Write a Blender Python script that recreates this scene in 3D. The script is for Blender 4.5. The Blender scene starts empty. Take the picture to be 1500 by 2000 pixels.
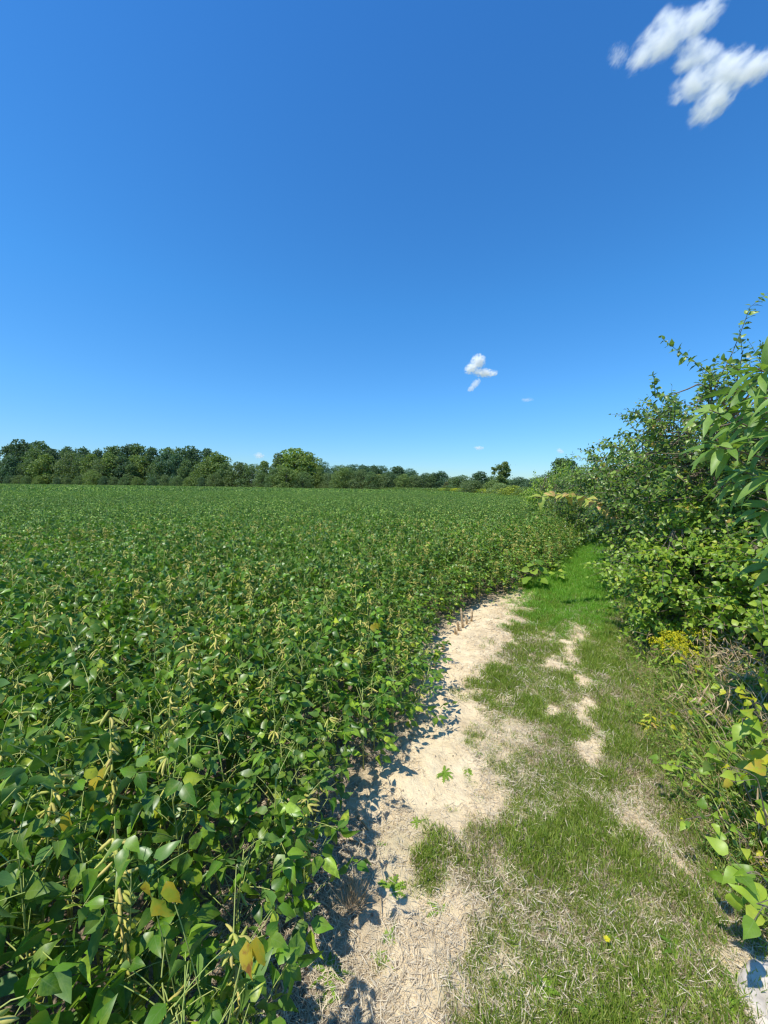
import bpy, math, random
import numpy as np
from mathutils import Matrix, Vector, Euler

SC = bpy.context.scene
COL = SC.collection
rng = np.random.default_rng(7)
random.seed(7)
R = math.radians

# ------------------------------------------------------------------ camera
F_PX = 751.0                       # focal length in photo pixels (photo 1500 x 2000)
CAM_Z = 1.6
cam_data = bpy.data.cameras.new('camera')
cam_data.sensor_fit = 'VERTICAL'
cam_data.sensor_height = 36.0
cam_data.lens = F_PX / 2000.0 * 36.0
cam_data.clip_start = 0.02
cam_data.clip_end = 9000
cam = bpy.data.objects.new('camera', cam_data)
COL.objects.link(cam)
CR = Matrix.Rotation(R(90 - 3.95), 3, 'X') @ Matrix.Rotation(R(0.62), 3, 'Z')
cam.matrix_world = Matrix.Translation((0, 0, CAM_Z)) @ CR.to_4x4()
SC.camera = cam
CRn = np.array(CR)

def ray(px, py):
    v = CRn @ np.array([(px - 750) / F_PX, (1000 - py) / F_PX, -1.0])
    return v
def at_y(px, py, Y):               # the point seen at a photo pixel, at forward distance Y
    v = ray(px, py)
    return np.array([0, 0, CAM_Z]) + v * (Y / v[1])
def on_ground(px, py, z=0.0):
    v = ray(px, py)
    return np.array([0, 0, CAM_Z]) + v * ((z - CAM_Z) / v[2])
def project(P):
    q = (np.asarray(P, float) - np.array([0, 0, CAM_Z])) @ CRn
    w = np.where(-q[..., 2] < 0.05, 0.05, -q[..., 2])
    return 750 + F_PX * q[..., 0] / w, 1000 - F_PX * q[..., 1] / w

# ------------------------------------------------------------------ noise
_lat = rng.random((256, 256))
def vnoise(x, y):
    x = np.asarray(x, float); y = np.asarray(y, float)
    xi = np.floor(x).astype(int); yi = np.floor(y).astype(int)
    fx = x - xi; fy = y - yi
    fx = fx * fx * (3 - 2 * fx); fy = fy * fy * (3 - 2 * fy)
    a = _lat[xi & 255, yi & 255]; b = _lat[(xi + 1) & 255, yi & 255]
    c = _lat[xi & 255, (yi + 1) & 255]; d = _lat[(xi + 1) & 255, (yi + 1) & 255]
    return (a * (1 - fx) + b * fx) * (1 - fy) + (c * (1 - fx) + d * fx) * fy
def fbm(x, y, o=4):
    s = 0; a = .5; t = 0
    for k in range(o):
        s = s + a * vnoise(x * 2 ** k + 17.3 * k, y * 2 ** k - 9.1 * k); t += a; a *= .5
    return s / t
def sstep(a, b, x):
    t = np.clip((x - a) / (b - a), 0, 1)
    return t * t * (3 - 2 * t)
def unit(v):
    return v / np.maximum(np.linalg.norm(v, axis=-1, keepdims=True), 1e-9)

# ------------------------------------------------------------------ mesh building
class Acc:
    def __init__(s): s.v = []; s.f = {3: [], 4: []}; s.uv = []; s.n = 0
    def add(s, v, tris=None, quads=None, uv=None):
        v = np.asarray(v, float).reshape(-1, 3)
        s.v.append(v)
        s.uv.append(np.zeros((len(v), 2)) if uv is None else np.asarray(uv, float).reshape(-1, 2))
        if tris is not None and len(tris): s.f[3].append(np.asarray(tris, int) + s.n)
        if quads is not None and len(quads): s.f[4].append(np.asarray(quads, int) + s.n)
        s.n += len(v)
    def mesh(s, name, mat, smooth=True):
        me = bpy.data.meshes.new(name)
        if s.n == 0: s.add([(0, 0, 0), (.001, 0, 0), (0, .001, 0)], tris=[(0, 1, 2)])
        v = np.concatenate(s.v); uv = np.concatenate(s.uv)
        t = np.concatenate(s.f[3]) if s.f[3] else np.zeros((0, 3), int)
        q = np.concatenate(s.f[4]) if s.f[4] else np.zeros((0, 4), int)
        loops = np.concatenate([t.ravel(), q.ravel()]).astype(np.int32)
        tot = np.concatenate([np.full(len(t), 3), np.full(len(q), 4)]).astype(np.int32)
        start = np.concatenate([[0], np.cumsum(tot)[:-1]]).astype(np.int32)
        me.vertices.add(len(v)); me.vertices.foreach_set('co', v.astype(np.float32).ravel())
        me.loops.add(len(loops)); me.loops.foreach_set('vertex_index', loops)
        me.polygons.add(len(tot)); me.polygons.foreach_set('loop_start', start)
        try: me.polygons.foreach_set('loop_total', tot)
        except Exception: pass
        me.update(calc_edges=True)
        l = me.uv_layers.new(name='UVMap')
        l.data.foreach_set('uv', uv[loops].astype(np.float32).ravel())
        me.polygons.foreach_set('use_smooth', np.full(len(tot), smooth, dtype=bool))
        me.materials.append(mat)
        me.validate()
        return me

def link(name, me, parent=None, loc=None):
    o = bpy.data.objects.new(name, me); COL.objects.link(o)
    if parent: o.parent = parent
    if loc is not None: o.location = loc
    return o
def tag(o, label=None, cat=None, group=None, kind=None):
    if label: o['label'] = label
    if cat: o['category'] = cat
    if group: o['group'] = group
    if kind: o['kind'] = kind
    return o
def thing(name, label, cat, loc=(0, 0, 0), rz=0, group=None):
    o = bpy.data.objects.new(name, None); COL.objects.link(o)
    o.empty_display_size = .1
    o.location = loc; o.rotation_euler = (0, 0, rz)
    return tag(o, label, cat, group)
def dup(root, loc, rz, sc, label, group=None):
    r = root.copy(); COL.objects.link(r)
    r.location = loc; r.rotation_euler = (0, 0, rz); r.scale = sc if hasattr(sc, '__len__') else (sc, sc, sc)
    r['label'] = label
    if group: r['group'] = group
    for ch in list(root.children):
        c = ch.copy(); COL.objects.link(c); c.parent = r
    return r

PROF = {
    'ovate': lambda t: 1.08 * (np.sin(np.pi * t ** .60)) ** 1.12,
    'oval': lambda t: (np.sin(np.pi * t ** .72)) ** .85,
    'lance': lambda t: (np.sin(np.pi * t ** .85)) ** .9,
    'round': lambda t: (np.sin(np.pi * t ** .8)) ** .55,
}
def leaves(acc, P, D, U, L, W, fold=.25, droop=.25, prof='ovate', st=3, curl=0.0):
    """N leaves: P base, D direction, U upper side, L length, W half width."""
    P = np.asarray(P, float).reshape(-1, 3); n = len(P)
    if n == 0: return
    D = unit(np.broadcast_to(D, (n, 3)).astype(float)); U = np.broadcast_to(U, (n, 3)).astype(float)
    S = unit(np.cross(D, U)); N = np.cross(S, D)
    L = np.broadcast_to(L, (n,)).astype(float)[:, None]; W = np.broadcast_to(W, (n,)).astype(float)[:, None]
    fold = np.broadcast_to(fold, (n,))[:, None]; droop = np.broadcast_to(droop, (n,))[:, None]
    curl = np.broadcast_to(curl, (n,))[:, None]
    ts = np.linspace(0, 1, st + 2)
    vs = []; uv = []
    for i, t in enumerate(ts):
        c = P + D * (t * L) + N * (-droop * t * t * L) + S * (curl * t * t * L)
        if 0 < i < st + 1:
            w = W * PROF[prof](t)
            wob = (rng.random((n, 1)) - .5) * .42 * W
            vs += [c - S * w + N * (fold * w + wob), c, c + S * w + N * (fold * w - wob)]
            uv += [(0, t), (.5, t), (1, t)]
        else:
            vs.append(c); uv.append((.5, t))
    K = len(vs)
    V = np.stack(vs, 1)
    tr = [(0, 2, 1), (0, 3, 2)]; qd = []
    for i in range(st - 1):
        a = 1 + 3 * i; b = a + 3
        qd += [(a, a + 1, b + 1, b), (a + 1, a + 2, b + 2, b + 1)]
    a = 1 + 3 * (st - 1)
    tr += [(a, a + 1, K - 1), (a + 1, a + 2, K - 1)]
    off = (np.arange(n) * K)[:, None, None]
    T = (np.array(tr)[None] + off).reshape(-1, 3)
    Q = (np.array(qd)[None] + off).reshape(-1, 4) if qd else None
    acc.add(V, T, Q, np.tile(np.array(uv), (n, 1)))

def tube(acc, pts, rad, k=5, cap=True):
    pts = np.asarray(pts, float); m = len(pts)
    rad = np.broadcast_to(rad, (m,)).astype(float)
    d = np.gradient(pts, axis=0); d = unit(d)
    ref = np.array([0, 0, 1.0]) if abs(d[0, 2]) < .9 else np.array([1.0, 0, 0])
    a = unit(np.cross(d, ref)); b = np.cross(d, a)
    th = np.arange(k) / k * 2 * np.pi
    V = pts[:, None] + rad[:, None, None] * (a[:, None] * np.cos(th)[None, :, None] + b[:, None] * np.sin(th)[None, :, None])
    q = []
    for i in range(m - 1):
        for j in range(k):
            q.append((i * k + j, i * k + (j + 1) % k, (i + 1) * k + (j + 1) % k, (i + 1) * k + j))
    t = []
    V = V.reshape(-1, 3)
    if cap:
        V = np.concatenate([V, pts[:1], pts[-1:]])
        for j in range(k):
            t.append((m * k, (j + 1) % k, j)); t.append((m * k + 1, (m - 1) * k + j, (m - 1) * k + (j + 1) % k))
    acc.add(V, t, q)

def bez(p0, p1, p2, n=5):
    t = np.linspace(0, 1, n)[:, None]
    return (1 - t) ** 2 * np.asarray(p0) + 2 * t * (1 - t) * np.asarray(p1) + t * t * np.asarray(p2)
def rdir(n, up=0.0):
    v = rng.normal(size=(n, 3)); v = unit(v); v[:, 2] += up
    return unit(v)

# ------------------------------------------------------------------ materials
def nmat(name):
    m = bpy.data.materials.new(name); m.use_nodes = True
    nt = m.node_tree; nt.nodes.clear()
    return m, nt, nt.nodes, nt.links
def val(nt, op, a, b=None, c=None, clamp=False):
    n = nt.nodes.new('ShaderNodeMath'); n.operation = op; n.use_clamp = clamp
    for i, x in enumerate([a, b, c]):
        if x is None: continue
        if hasattr(x, 'is_output'): nt.links.new(x, n.inputs[i])
        else: n.inputs[i].default_value = x
    return n.outputs[0]
def mixc(nt, f, a, b, mode='MIX'):
    n = nt.nodes.new('ShaderNodeMix'); n.data_type = 'RGBA'; n.blend_type = mode
    for i, x in ((0, f), (6, a), (7, b)):
        if hasattr(x, 'is_output'): nt.links.new(x, n.inputs[i])
        else: n.inputs[i].default_value = x if i == 0 else (*x, 1)
    return n.outputs[2]
def ramp(nt, f, stops):
    n = nt.nodes.new('ShaderNodeValToRGB'); nt.links.new(f, n.inputs[0])
    e = n.color_ramp.elements
    while len(e) > 1: e.remove(e[-1])
    e[0].position = stops[0][0]; e[0].color = (*stops[0][1], 1)
    for p, c in stops[1:]:
        x = e.new(p); x.color = (*c, 1)
    return n.outputs[0]

def leaf_mat(name, stops, trans=.3, rough=.45, spec=.5, under=(.10, .16, .07), under_f=.5, vein=.25, objvar=.25,
             tcol=(1.25, 1.35, .5), world_patch=None, objcolor=False, blotch=None):
    """stops: colour ramp over a per-leaf random number."""
    m, nt, N, L = nmat(name)
    geo = N.new('ShaderNodeNewGeometry'); oi = N.new('ShaderNodeObjectInfo')
    col = ramp(nt, geo.outputs['Random Per Island'], stops)
    if objcolor:
        col = mixc(nt, 1.0, col, oi.outputs['Color'], 'MULTIPLY')
    if world_patch:
        nz = N.new('ShaderNodeTexNoise'); nz.inputs['Scale'].default_value = world_patch[0]; nz.inputs['Detail'].default_value = 3
        L.new(geo.outputs['Position'], nz.inputs['Vector'])
        f = val(nt, 'MULTIPLY', val(nt, 'SUBTRACT', nz.outputs[0], .42, clamp=True), world_patch[1], clamp=True)
        col = mixc(nt, f, col, world_patch[2])
    if blotch:
        sv = N.new('ShaderNodeTexCoord'); nq = N.new('ShaderNodeTexNoise'); nq.inputs['Scale'].default_value = blotch[0]; nq.inputs['Detail'].default_value = 5; nq.inputs['Roughness'].default_value = .65
        L.new(geo.outputs['Position'], nq.inputs['Vector'])
        col = mixc(nt, val(nt, 'MULTIPLY', val(nt, 'SUBTRACT', nq.outputs[0], .47, clamp=True), 9.0, clamp=True), col, blotch[1])
        col = mixc(nt, val(nt, 'MULTIPLY', val(nt, 'SUBTRACT', .38, nq.outputs[0], clamp=True), 12.0, clamp=True), col, blotch[2])
    tc = N.new('ShaderNodeTexCoord')
    # small blotches
    nb = N.new('ShaderNodeTexNoise'); nb.inputs['Scale'].default_value = 45; nb.inputs['Detail'].default_value = 2
    L.new(tc.outputs['Object'], nb.inputs['Vector'])
    hs = N.new('ShaderNodeHueSaturation'); L.new(col, hs.inputs['Color'])
    v = val(nt, 'ADD', val(nt, 'MULTIPLY', oi.outputs['Random'], objvar), 1 - objvar / 2)
    v2 = val(nt, 'ADD', val(nt, 'MULTIPLY', nb.outputs[0], .5), .75)
    L.new(val(nt, 'MULTIPLY', v, v2), hs.inputs['Value'])
    col = hs.outputs[0]
    if vein > 0:
        sx = N.new('ShaderNodeSeparateXYZ'); L.new(tc.outputs['UV'], sx.inputs[0])
        du = val(nt, 'ABSOLUTE', val(nt, 'SUBTRACT', sx.outputs[0], .5))
        mid = val(nt, 'SUBTRACT', 1.0, val(nt, 'DIVIDE', du, .045), clamp=True)
        w = val(nt, 'SINE', val(nt, 'MULTIPLY', val(nt, 'SUBTRACT', sx.outputs[1], val(nt, 'MULTIPLY', du, .55)), 42.0))
        side = val(nt, 'MULTIPLY', val(nt, 'SUBTRACT', w, .72, clamp=True), 1.6)
        f = val(nt, 'MULTIPLY', val(nt, 'MAXIMUM', mid, side), vein, clamp=True)
        col = mixc(nt, f, col, (.30, .38, .17))
    fcol = mixc(nt, val(nt, 'MULTIPLY', geo.outputs['Backfacing'], under_f), col, under)
    p = N.new('ShaderNodeBsdfPrincipled'); L.new(fcol, p.inputs['Base Color'])
    p.inputs['Roughness'].default_value = rough
    p.inputs['Specular IOR Level'].default_value = spec
    tr = N.new('ShaderNodeBsdfTranslucent')
    L.new(mixc(nt, 1.0, col, tcol, 'MULTIPLY'), tr.inputs['Color'])
    ms = N.new('ShaderNodeMixShader'); ms.inputs[0].default_value = trans
    L.new(p.outputs[0], ms.inputs[1]); L.new(tr.outputs[0], ms.inputs[2])
    o = N.new('ShaderNodeOutputMaterial'); L.new(ms.outputs[0], o.inputs['Surface'])
    return m

def plain_mat(name, c1, c2, scale=20, rough=.85, bump=.3, objvar=.2):
    m, nt, N, L = nmat(name)
    tc = N.new('ShaderNodeTexCoord'); nz = N.new('ShaderNodeTexNoise')
    nz.inputs['Scale'].default_value = scale; nz.inputs['Detail'].default_value = 5
    L.new(tc.outputs['Object'], nz.inputs['Vector'])
    col = ramp(nt, nz.outputs[0], [(.35, c1), (.65, c2)])
    oi = N.new('ShaderNodeObjectInfo'); hs = N.new('ShaderNodeHueSaturation'); L.new(col, hs.inputs['Color'])
    L.new(val(nt, 'ADD', val(nt, 'MULTIPLY', oi.outputs['Random'], objvar), 1 - objvar / 2), hs.inputs['Value'])
    p = N.new('ShaderNodeBsdfPrincipled'); L.new(hs.outputs[0], p.inputs['Base Color']); p.inputs['Roughness'].default_value = rough
    b = N.new('ShaderNodeBump'); b.inputs['Strength'].default_value = bump; b.inputs['Distance'].default_value = .01
    L.new(nz.outputs[0], b.inputs['Height']); L.new(b.outputs[0], p.inputs['Normal'])
    o = N.new('ShaderNodeOutputMaterial'); L.new(p.outputs[0], o.inputs['Surface'])
    return m

M = {}
M['soy'] = leaf_mat('soybean leaf', [(0, (.038, .100, .008)), (.35, (.085, .205, .012)), (.65, (.18, .35, .020)), (.86, (.34, .50, .045)), (.93, (.56, .60, .05)), (.97, (.13, .24, .025))],
                    trans=.27, rough=.36, spec=.42, under=(.15, .27, .085), under_f=.5, vein=.22, objvar=.35, blotch=(16, (.15, .24, .02), (.10, .17, .018)))  # wide dark-to-bright leaf tones put extra sun and shade contrast into the colour
M['soy_far'] = leaf_mat('distant soybean leaf', [(0, (.030, .085, .009)), (.4, (.080, .190, .017)), (.72, (.23, .39, .045)), (1, (.58, .70, .15))],
                        trans=.22, rough=.45, spec=.3, under=(.15, .25, .085), under_f=.6, vein=0, objvar=.15, world_patch=(.05, 2.0, (.13, .20, .055)))  # wide ramp puts the sparkle of sunlit flecks into the leaf colour
M['soy_yellow'] = leaf_mat('turning soybean leaf', [(0, (.55, .42, .02)), (.4, (.62, .33, .02)), (.7, (.42, .42, .04)), (1, (.5, .2, .03))],
                           trans=.4, rough=.5, under=(.5, .38, .06), under_f=.4, vein=.15, objvar=.1, tcol=(1.2, 1.1, .4), blotch=(22, (.34, .40, .04), (.30, .13, .03)))
M['soy_stem'] = leaf_mat('soybean stem', [(0, (.26, .36, .07)), (1, (.44, .46, .13))], trans=.05, rough=.7, under_f=0, vein=0)
M['pod'] = leaf_mat('soybean pod', [(0, (.42, .45, .07)), (.5, (.56, .52, .11)), (1, (.62, .47, .14))], trans=.12, rough=.65, under_f=0, vein=0)
M['grass'] = leaf_mat('grass blade', [(0, (.17, .26, .030)), (.42, (.26, .36, .050)), (.66, (.37, .44, .08)), (.80, (.50, .45, .17)), (1, (.72, .62, .38))],
                      trans=.42, rough=.5, under_f=0, vein=0, objvar=.4)
M['lush'] = leaf_mat('lush grass blade', [(0, (.16, .36, .035)), (.5, (.26, .50, .055)), (.9, (.40, .60, .10)), (1, (.50, .50, .2))], trans=.45, rough=.5, under_f=0, vein=0, objvar=.3)
M['straw'] = leaf_mat('dry straw', [(0, (.34, .25, .15)), (.5, (.56, .45, .29)), (1, (.76, .66, .48))], trans=.15, rough=.7, under_f=0, vein=0, objvar=.3, tcol=(1.1, 1, .8))
M['tall'] = leaf_mat('tall grass blade', [(0, (.09, .19, .02)), (.45, (.17, .29, .035)), (.62, (.28, .38, .05)), (.74, (.42, .40, .12)), (.88, (.45, .31, .15)), (1, (.62, .47, .30))],
                     trans=.28, rough=.5, under_f=0, vein=0, objvar=.4)
M['weed'] = leaf_mat('broad weed leaf', [(0, (.13, .26, .022)), (.5, (.22, .37, .03)), (1, (.36, .48, .05))], trans=.35, rough=.45, under=(.14, .2, .08), vein=.2)
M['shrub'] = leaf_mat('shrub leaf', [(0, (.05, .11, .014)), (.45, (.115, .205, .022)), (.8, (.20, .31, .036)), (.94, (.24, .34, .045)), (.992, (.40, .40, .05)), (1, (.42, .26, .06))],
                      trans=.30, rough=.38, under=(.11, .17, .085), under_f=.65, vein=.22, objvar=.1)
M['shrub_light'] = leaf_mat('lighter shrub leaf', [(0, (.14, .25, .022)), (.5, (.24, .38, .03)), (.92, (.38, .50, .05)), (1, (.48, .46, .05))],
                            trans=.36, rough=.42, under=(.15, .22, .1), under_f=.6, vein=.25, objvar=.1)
M['sapling'] = leaf_mat('sapling leaf', [(0, (.10, .20, .026)), (.5, (.16, .28, .042)), (1, (.26, .38, .075))], trans=.34, rough=.48, under=(.17, .24, .12), under_f=.65, vein=.4)
M['yellow'] = leaf_mat('yellow leaf', [(0, (.62, .58, .02)), (.45, (.72, .64, .02)), (.68, (.48, .56, .03)), (.86, (.32, .48, .03)), (.95, (.68, .46, .05)), (1, (.55, .25, .10))],
                       trans=.45, rough=.45, under=(.45, .42, .06), under_f=.4, vein=.3, tcol=(1.2, 1.15, .35), blotch=(18, (.50, .56, .03), (.50, .26, .05)))
M['tan'] = leaf_mat('yellowing tan leaf', [(0, (.26, .38, .05)), (.3, (.50, .46, .07)), (.7, (.68, .46, .14)), (1, (.60, .32, .14))], trans=.3, rough=.55, under=(.4, .3, .1), under_f=.3, vein=.3, tcol=(1.2, 1, .5), blotch=(14, (.24, .36, .05), (.34, .2, .08)))
M['rod'] = leaf_mat('goldenrod flower', [(0, (.55, .52, .02)), (1, (.75, .66, .02))], trans=.25, rough=.7, under_f=0, vein=0)
M['bark'] = plain_mat('bark', (.10, .075, .05), (.21, .165, .12), 30, bump=.6)
M['twig'] = plain_mat('twig', (.12, .09, .055), (.24, .20, .13), 60, bump=.3)
M['deadwood'] = plain_mat('dead stalk', (.36, .24, .12), (.60, .45, .27), 40, bump=.5)
M['rock'] = plain_mat('pale rock', (.40, .34, .28), (.70, .61, .52), 18, rough=.9, bump=.9)
M['clod'] = plain_mat('soil clod', (.22, .165, .11), (.42, .33, .235), 25, rough=.95, bump=.6, objvar=.4)
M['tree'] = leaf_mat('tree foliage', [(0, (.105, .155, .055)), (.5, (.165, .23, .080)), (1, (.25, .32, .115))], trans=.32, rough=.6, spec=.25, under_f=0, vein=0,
                     objvar=.1, objcolor=True)

# ground: colour painted per vertex from the layout of sand, thatch and field soil
def ground_mat():
    m, nt, N, L = nmat('sandy soil')
    at = N.new('ShaderNodeAttribute'); at.attribute_name = 'soil'
    sx = N.new('ShaderNodeSeparateColor'); L.new(at.outputs['Color'], sx.inputs[0])
    geo = N.new('ShaderNodeNewGeometry')
    def nz(s, d=6, r=.6):
        n = N.new('ShaderNodeTexNoise'); n.inputs['Scale'].default_value = s; n.inputs['Detail'].default_value = d; n.inputs['Roughness'].default_value = r
        L.new(geo.outputs['Position'], n.inputs['Vector']); return n.outputs[0]
    n1 = nz(6); n2 = nz(70, 4, .7); n3 = nz(400, 2)
    sand = ramp(nt, n1, [(.3, (.74, .57, .34)), (.5, (.87, .69, .43)), (.75, (.92, .77, .51))])
    sand = mixc(nt, val(nt, 'MULTIPLY', val(nt, 'SUBTRACT', n2, .55, clamp=True), 1.8, clamp=True), sand, (.46, .35, .23))
    sand = mixc(nt, val(nt, 'MULTIPLY', val(nt, 'SUBTRACT', nz(2.2, 5, .65), .50, clamp=True), 2.6, clamp=True), sand, (.56, .42, .265))
    thatch = ramp(nt, n2, [(.35, (.17, .17, .055)), (.5, (.30, .28, .11)), (.68, (.50, .44, .26))])
    soil = ramp(nt, n2, [(.35, (.18, .135, .09)), (.6, (.36, .275, .19))])
    col = mixc(nt, sx.outputs[1], sand, thatch)
    col = mixc(nt, sx.outputs[2], col, soil)
    p = N.new('ShaderNodeBsdfPrincipled'); L.new(col, p.inputs['Base Color']); p.inputs['Roughness'].default_value = .95
    p.inputs['Specular IOR Level'].default_value = .15
    h = val(nt, 'ADD', val(nt, 'MULTIPLY', n2, 1.0), val(nt, 'MULTIPLY', n3, .35))
    b = N.new('ShaderNodeBump'); b.inputs['Strength'].default_value = .9; b.inputs['Distance'].default_value = .012
    L.new(h, b.inputs['Height']); L.new(b.outputs[0], p.inputs['Normal'])
    o = N.new('ShaderNodeOutputMaterial'); L.new(p.outputs[0], o.inputs['Surface'])
    return m
M['ground'] = ground_mat()

# ------------------------------------------------------------------ layout of the place
edge_px = [(680, 1800), (690, 1690), (715, 1600), (752, 1520), (800, 1450), (832, 1380), (838, 1310), (866, 1240), (910, 1202), (965, 1172), (1010, 1152), (1075, 1132), (1108, 1095), (1150, 1063)]
edge = [(-.20, -4), (-.16, -.5), (-.13, .6), (-.12, 1.0)] + [tuple(on_ground(*p)[:2]) for p in edge_px]
ff = [(1118, 9, 17), (1092, 0, 21), (1062, 0, 28), (1000, 0, 43), (950, 0, 55), (850, 0, 75), (740, 0, 90), (600, 0, 98), (350, 0, 130), (0, 0, 152), (-400, 0, 165)]
edge += [((p[0] - 750) / F_PX * p[2], p[2]) for p in ff]
FIELD = np.array(edge + [(-400, 120), (-60, -4)])
EDGE = np.array(edge)
def inside(x, y, poly=FIELD):
    x = np.asarray(x); y = np.asarray(y); r = np.zeros(x.shape, bool)
    for (x0, y0), (x1, y1) in zip(poly, np.roll(poly, -1, 0)):
        c = ((y0 > y) != (y1 > y)) & (x < (x1 - x0) * (y - y0) / (y1 - y0 + 1e-12) + x0)
        r ^= c
    return r
def edge_dist(x, y):
    p = np.stack([x, y], -1); d = np.full(np.shape(x), 1e9)
    for a, b in zip(EDGE[:-1], EDGE[1:]):
        ab = b - a; t = np.clip(((p - a) @ ab) / (ab @ ab), 0, 1)
        d = np.minimum(d, np.linalg.norm(p - (a + t[..., None] * ab), axis=-1))
    return d

R1 = ([1000, 1130, 1150, 1175, 1200, 1250, 1300, 1400, 1500, 1600, 1700, 1760, 1800, 1850, 1900, 2000, 2300], [960, 990, 1035, 1050, 1025, 985, 965, 972, 965, 935, 895, 858, 835, 842, 858, 840, 830])
R2 = ([1000, 1060, 1150, 1250, 1350, 1480, 1600, 1720, 1850, 2000, 2300], [1180, 1185, 1190, 1203, 1232, 1272, 1335, 1405, 1490, 1600, 1850])
BARE = [(1105, 1250, 28, 11, 1), (1085, 1300, 34, 11, 1), (1155, 1378, 38, 13, 1), (1100, 1395, 30, 14, .7), (1178, 1478, 34, 30, .9), (1235, 1585, 60, 60, .6), (1335, 1690, 42, 30, .7),
        (1465, 1885, 50, 35, 1), (975, 1720, 30, 45, .6), (1040, 1580, 60, 40, .25), (970, 1890, 40, 45, .45), (1370, 1960, 60, 35, .35), (1065, 1250, 30, 20, .4), (1000, 1440, 40, 60, .45), (1240, 1790, 40, 50, .25)]
GREEN = [(885, 1945, 50, 30, 1), (905, 1800, 45, 45, .8), (1060, 1170, 60, 25, .6), (1180, 1640, 110, 25, .5), (1050, 1400, 70, 60, .4), (870, 1510, 1, 1, 0)]
def zones(x, y):
    """sand (0..1), turf density (0..1), weed zone (0..1), crop soil (0..1) at ground points"""
    x = np.asarray(x, float); y = np.asarray(y, float)
    yy = np.maximum(y, .75)
    px, py = project(np.stack([x, yy, np.zeros_like(x)], -1))
    n = fbm(x * 3.1, y * 3.1, 4); n2 = fbm(x * 11 + 5, y * 11, 3); n3 = fbm(x * 1.2 + 40, y * 1.2, 2)
    soft = 18 + 62 * sstep(1150, 1500, py)
    r1 = np.interp(py, *R1); r2 = np.interp(py, *R2)
    turf = sstep(-soft, soft * 1.1, px - r1 + (n - .5) * soft * 3.0 + (n2 - .5) * soft * 3.0)
    weed = sstep(-18, 18, px - r2 + (n - .5) * 90)
    bare = np.zeros_like(x)
    for cx, cy, rx, ry, s in BARE:
        wx = px + (n - .5) * 110 + (n2 - .5) * 70; wy = py + (n2 - .5) * 44 + (n - .5) * 30
        bare = np.maximum(bare, s * np.exp(-(((wx - cx) / rx) ** 2 + ((wy - cy) / ry) ** 2) * .8) * sstep(.30, .55, n2 * .6 + n * .4))
    trk = np.interp(py, [1180, 1300, 1400, 1500, 1600, 1700, 1850, 2000], [1115, 1120, 1145, 1195, 1245, 1320, 1420, 1500])
    bare = np.maximum(bare, .85 * np.exp(-((px - trk + (n - .5) * 60) / (24 + 30 * sstep(1300, 1900, py))) ** 2) * sstep(.42, .68, fbm(x * 8.5 + 70, y * 5, 4)) * sstep(1200, 1240, py))
    for cx, cy, rx, ry, s in GREEN:
        turf = np.maximum(turf, s * np.exp(-(((px - cx) / rx) ** 2 + ((py - cy) / ry) ** 2)) * sstep(.3, .55, n2))
    turf = turf * (1 - np.clip(bare * 1.5 * (.5 + n2), 0, 1))
    lush = sstep(1165, 1120, py)
    turf = np.clip(turf * (.80 + .4 * sstep(.35, .6, n)), 0, 1)
    turf = np.maximum(turf, lush * sstep(960, 1010, px) * .95)
    crop = np.where(inside(x, y), sstep(-.1, .30, edge_dist(x, y) + (n - .5) * .3), 0)
    crop = np.where(y > 14, 1.0 * inside(x, y), crop)
    left = sstep(1560, 1680, py) * sstep(760, 700, px - (py - 1600) * .06)
    return turf, weed, crop, bare, left, px, py, n, n2

def ground_z(x, y):
    x = np.asarray(x, float); y = np.asarray(y, float)
    near = np.exp(-((x - .5) ** 2 / 60 + (y - 3) ** 2 / 200))
    z = (fbm(x * 2.2, y * 2.2, 3) - .5) * .07 + (fbm(x * 14, y * 14, 3) - .5) * .022
    return z * near
def heights(x, y, full=True):
    z = ground_z(x, y)
    return z

# ---- ground sheet: one sheet, fine near the viewer and reaching the horizon
def axis(lo, hi, step, far, grow=1.16):
    a = list(np.arange(lo, hi, step)); s = step
    while a[-1] < far: s *= grow; a.append(a[-1] + s)
    b = []; s = step; v = lo
    while v > -far: s *= grow; v -= s; b.append(v)
    return np.array(b[::-1] + a)
xs = axis(-.9, 2.9, .0105, 4000); ys = axis(.85, 5.0, .0125, 4000)
GX, GY = np.meshgrid(xs, ys)
turf, weed, crop, bare, leftz, PX, PY, n_, n2_ = zones(GX, GY)
sandy = (1 - turf) * (1 - weed) * (1 - crop)
clod = fbm(GX * 28, GY * 28, 3)
lumps = fbm(GX * 60 + 3, GY * 60, 2)
nearw = np.exp(-np.maximum(GY - 2.5, 0) ** 2 / 6) * (np.abs(GX) < 8)
GZ = ground_z(GX, GY) + nearw * ((clod - .5) * .035 * np.clip(leftz + crop + .18, 0, 1) + (lumps - .5) * .010)
GZ = GZ - .9 * sstep(190, 420, np.hypot(GX, GY))
thatch = np.clip(turf * 1.3 + weed + .30 * sstep(.45, .75, n_) * sstep(1450, 1650, PY) + (1 - sstep(1120, 1180, PY)), 0, 1) * (1 - .8 * bare)
soilc = np.clip(crop + leftz * .40, 0, 1)
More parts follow.
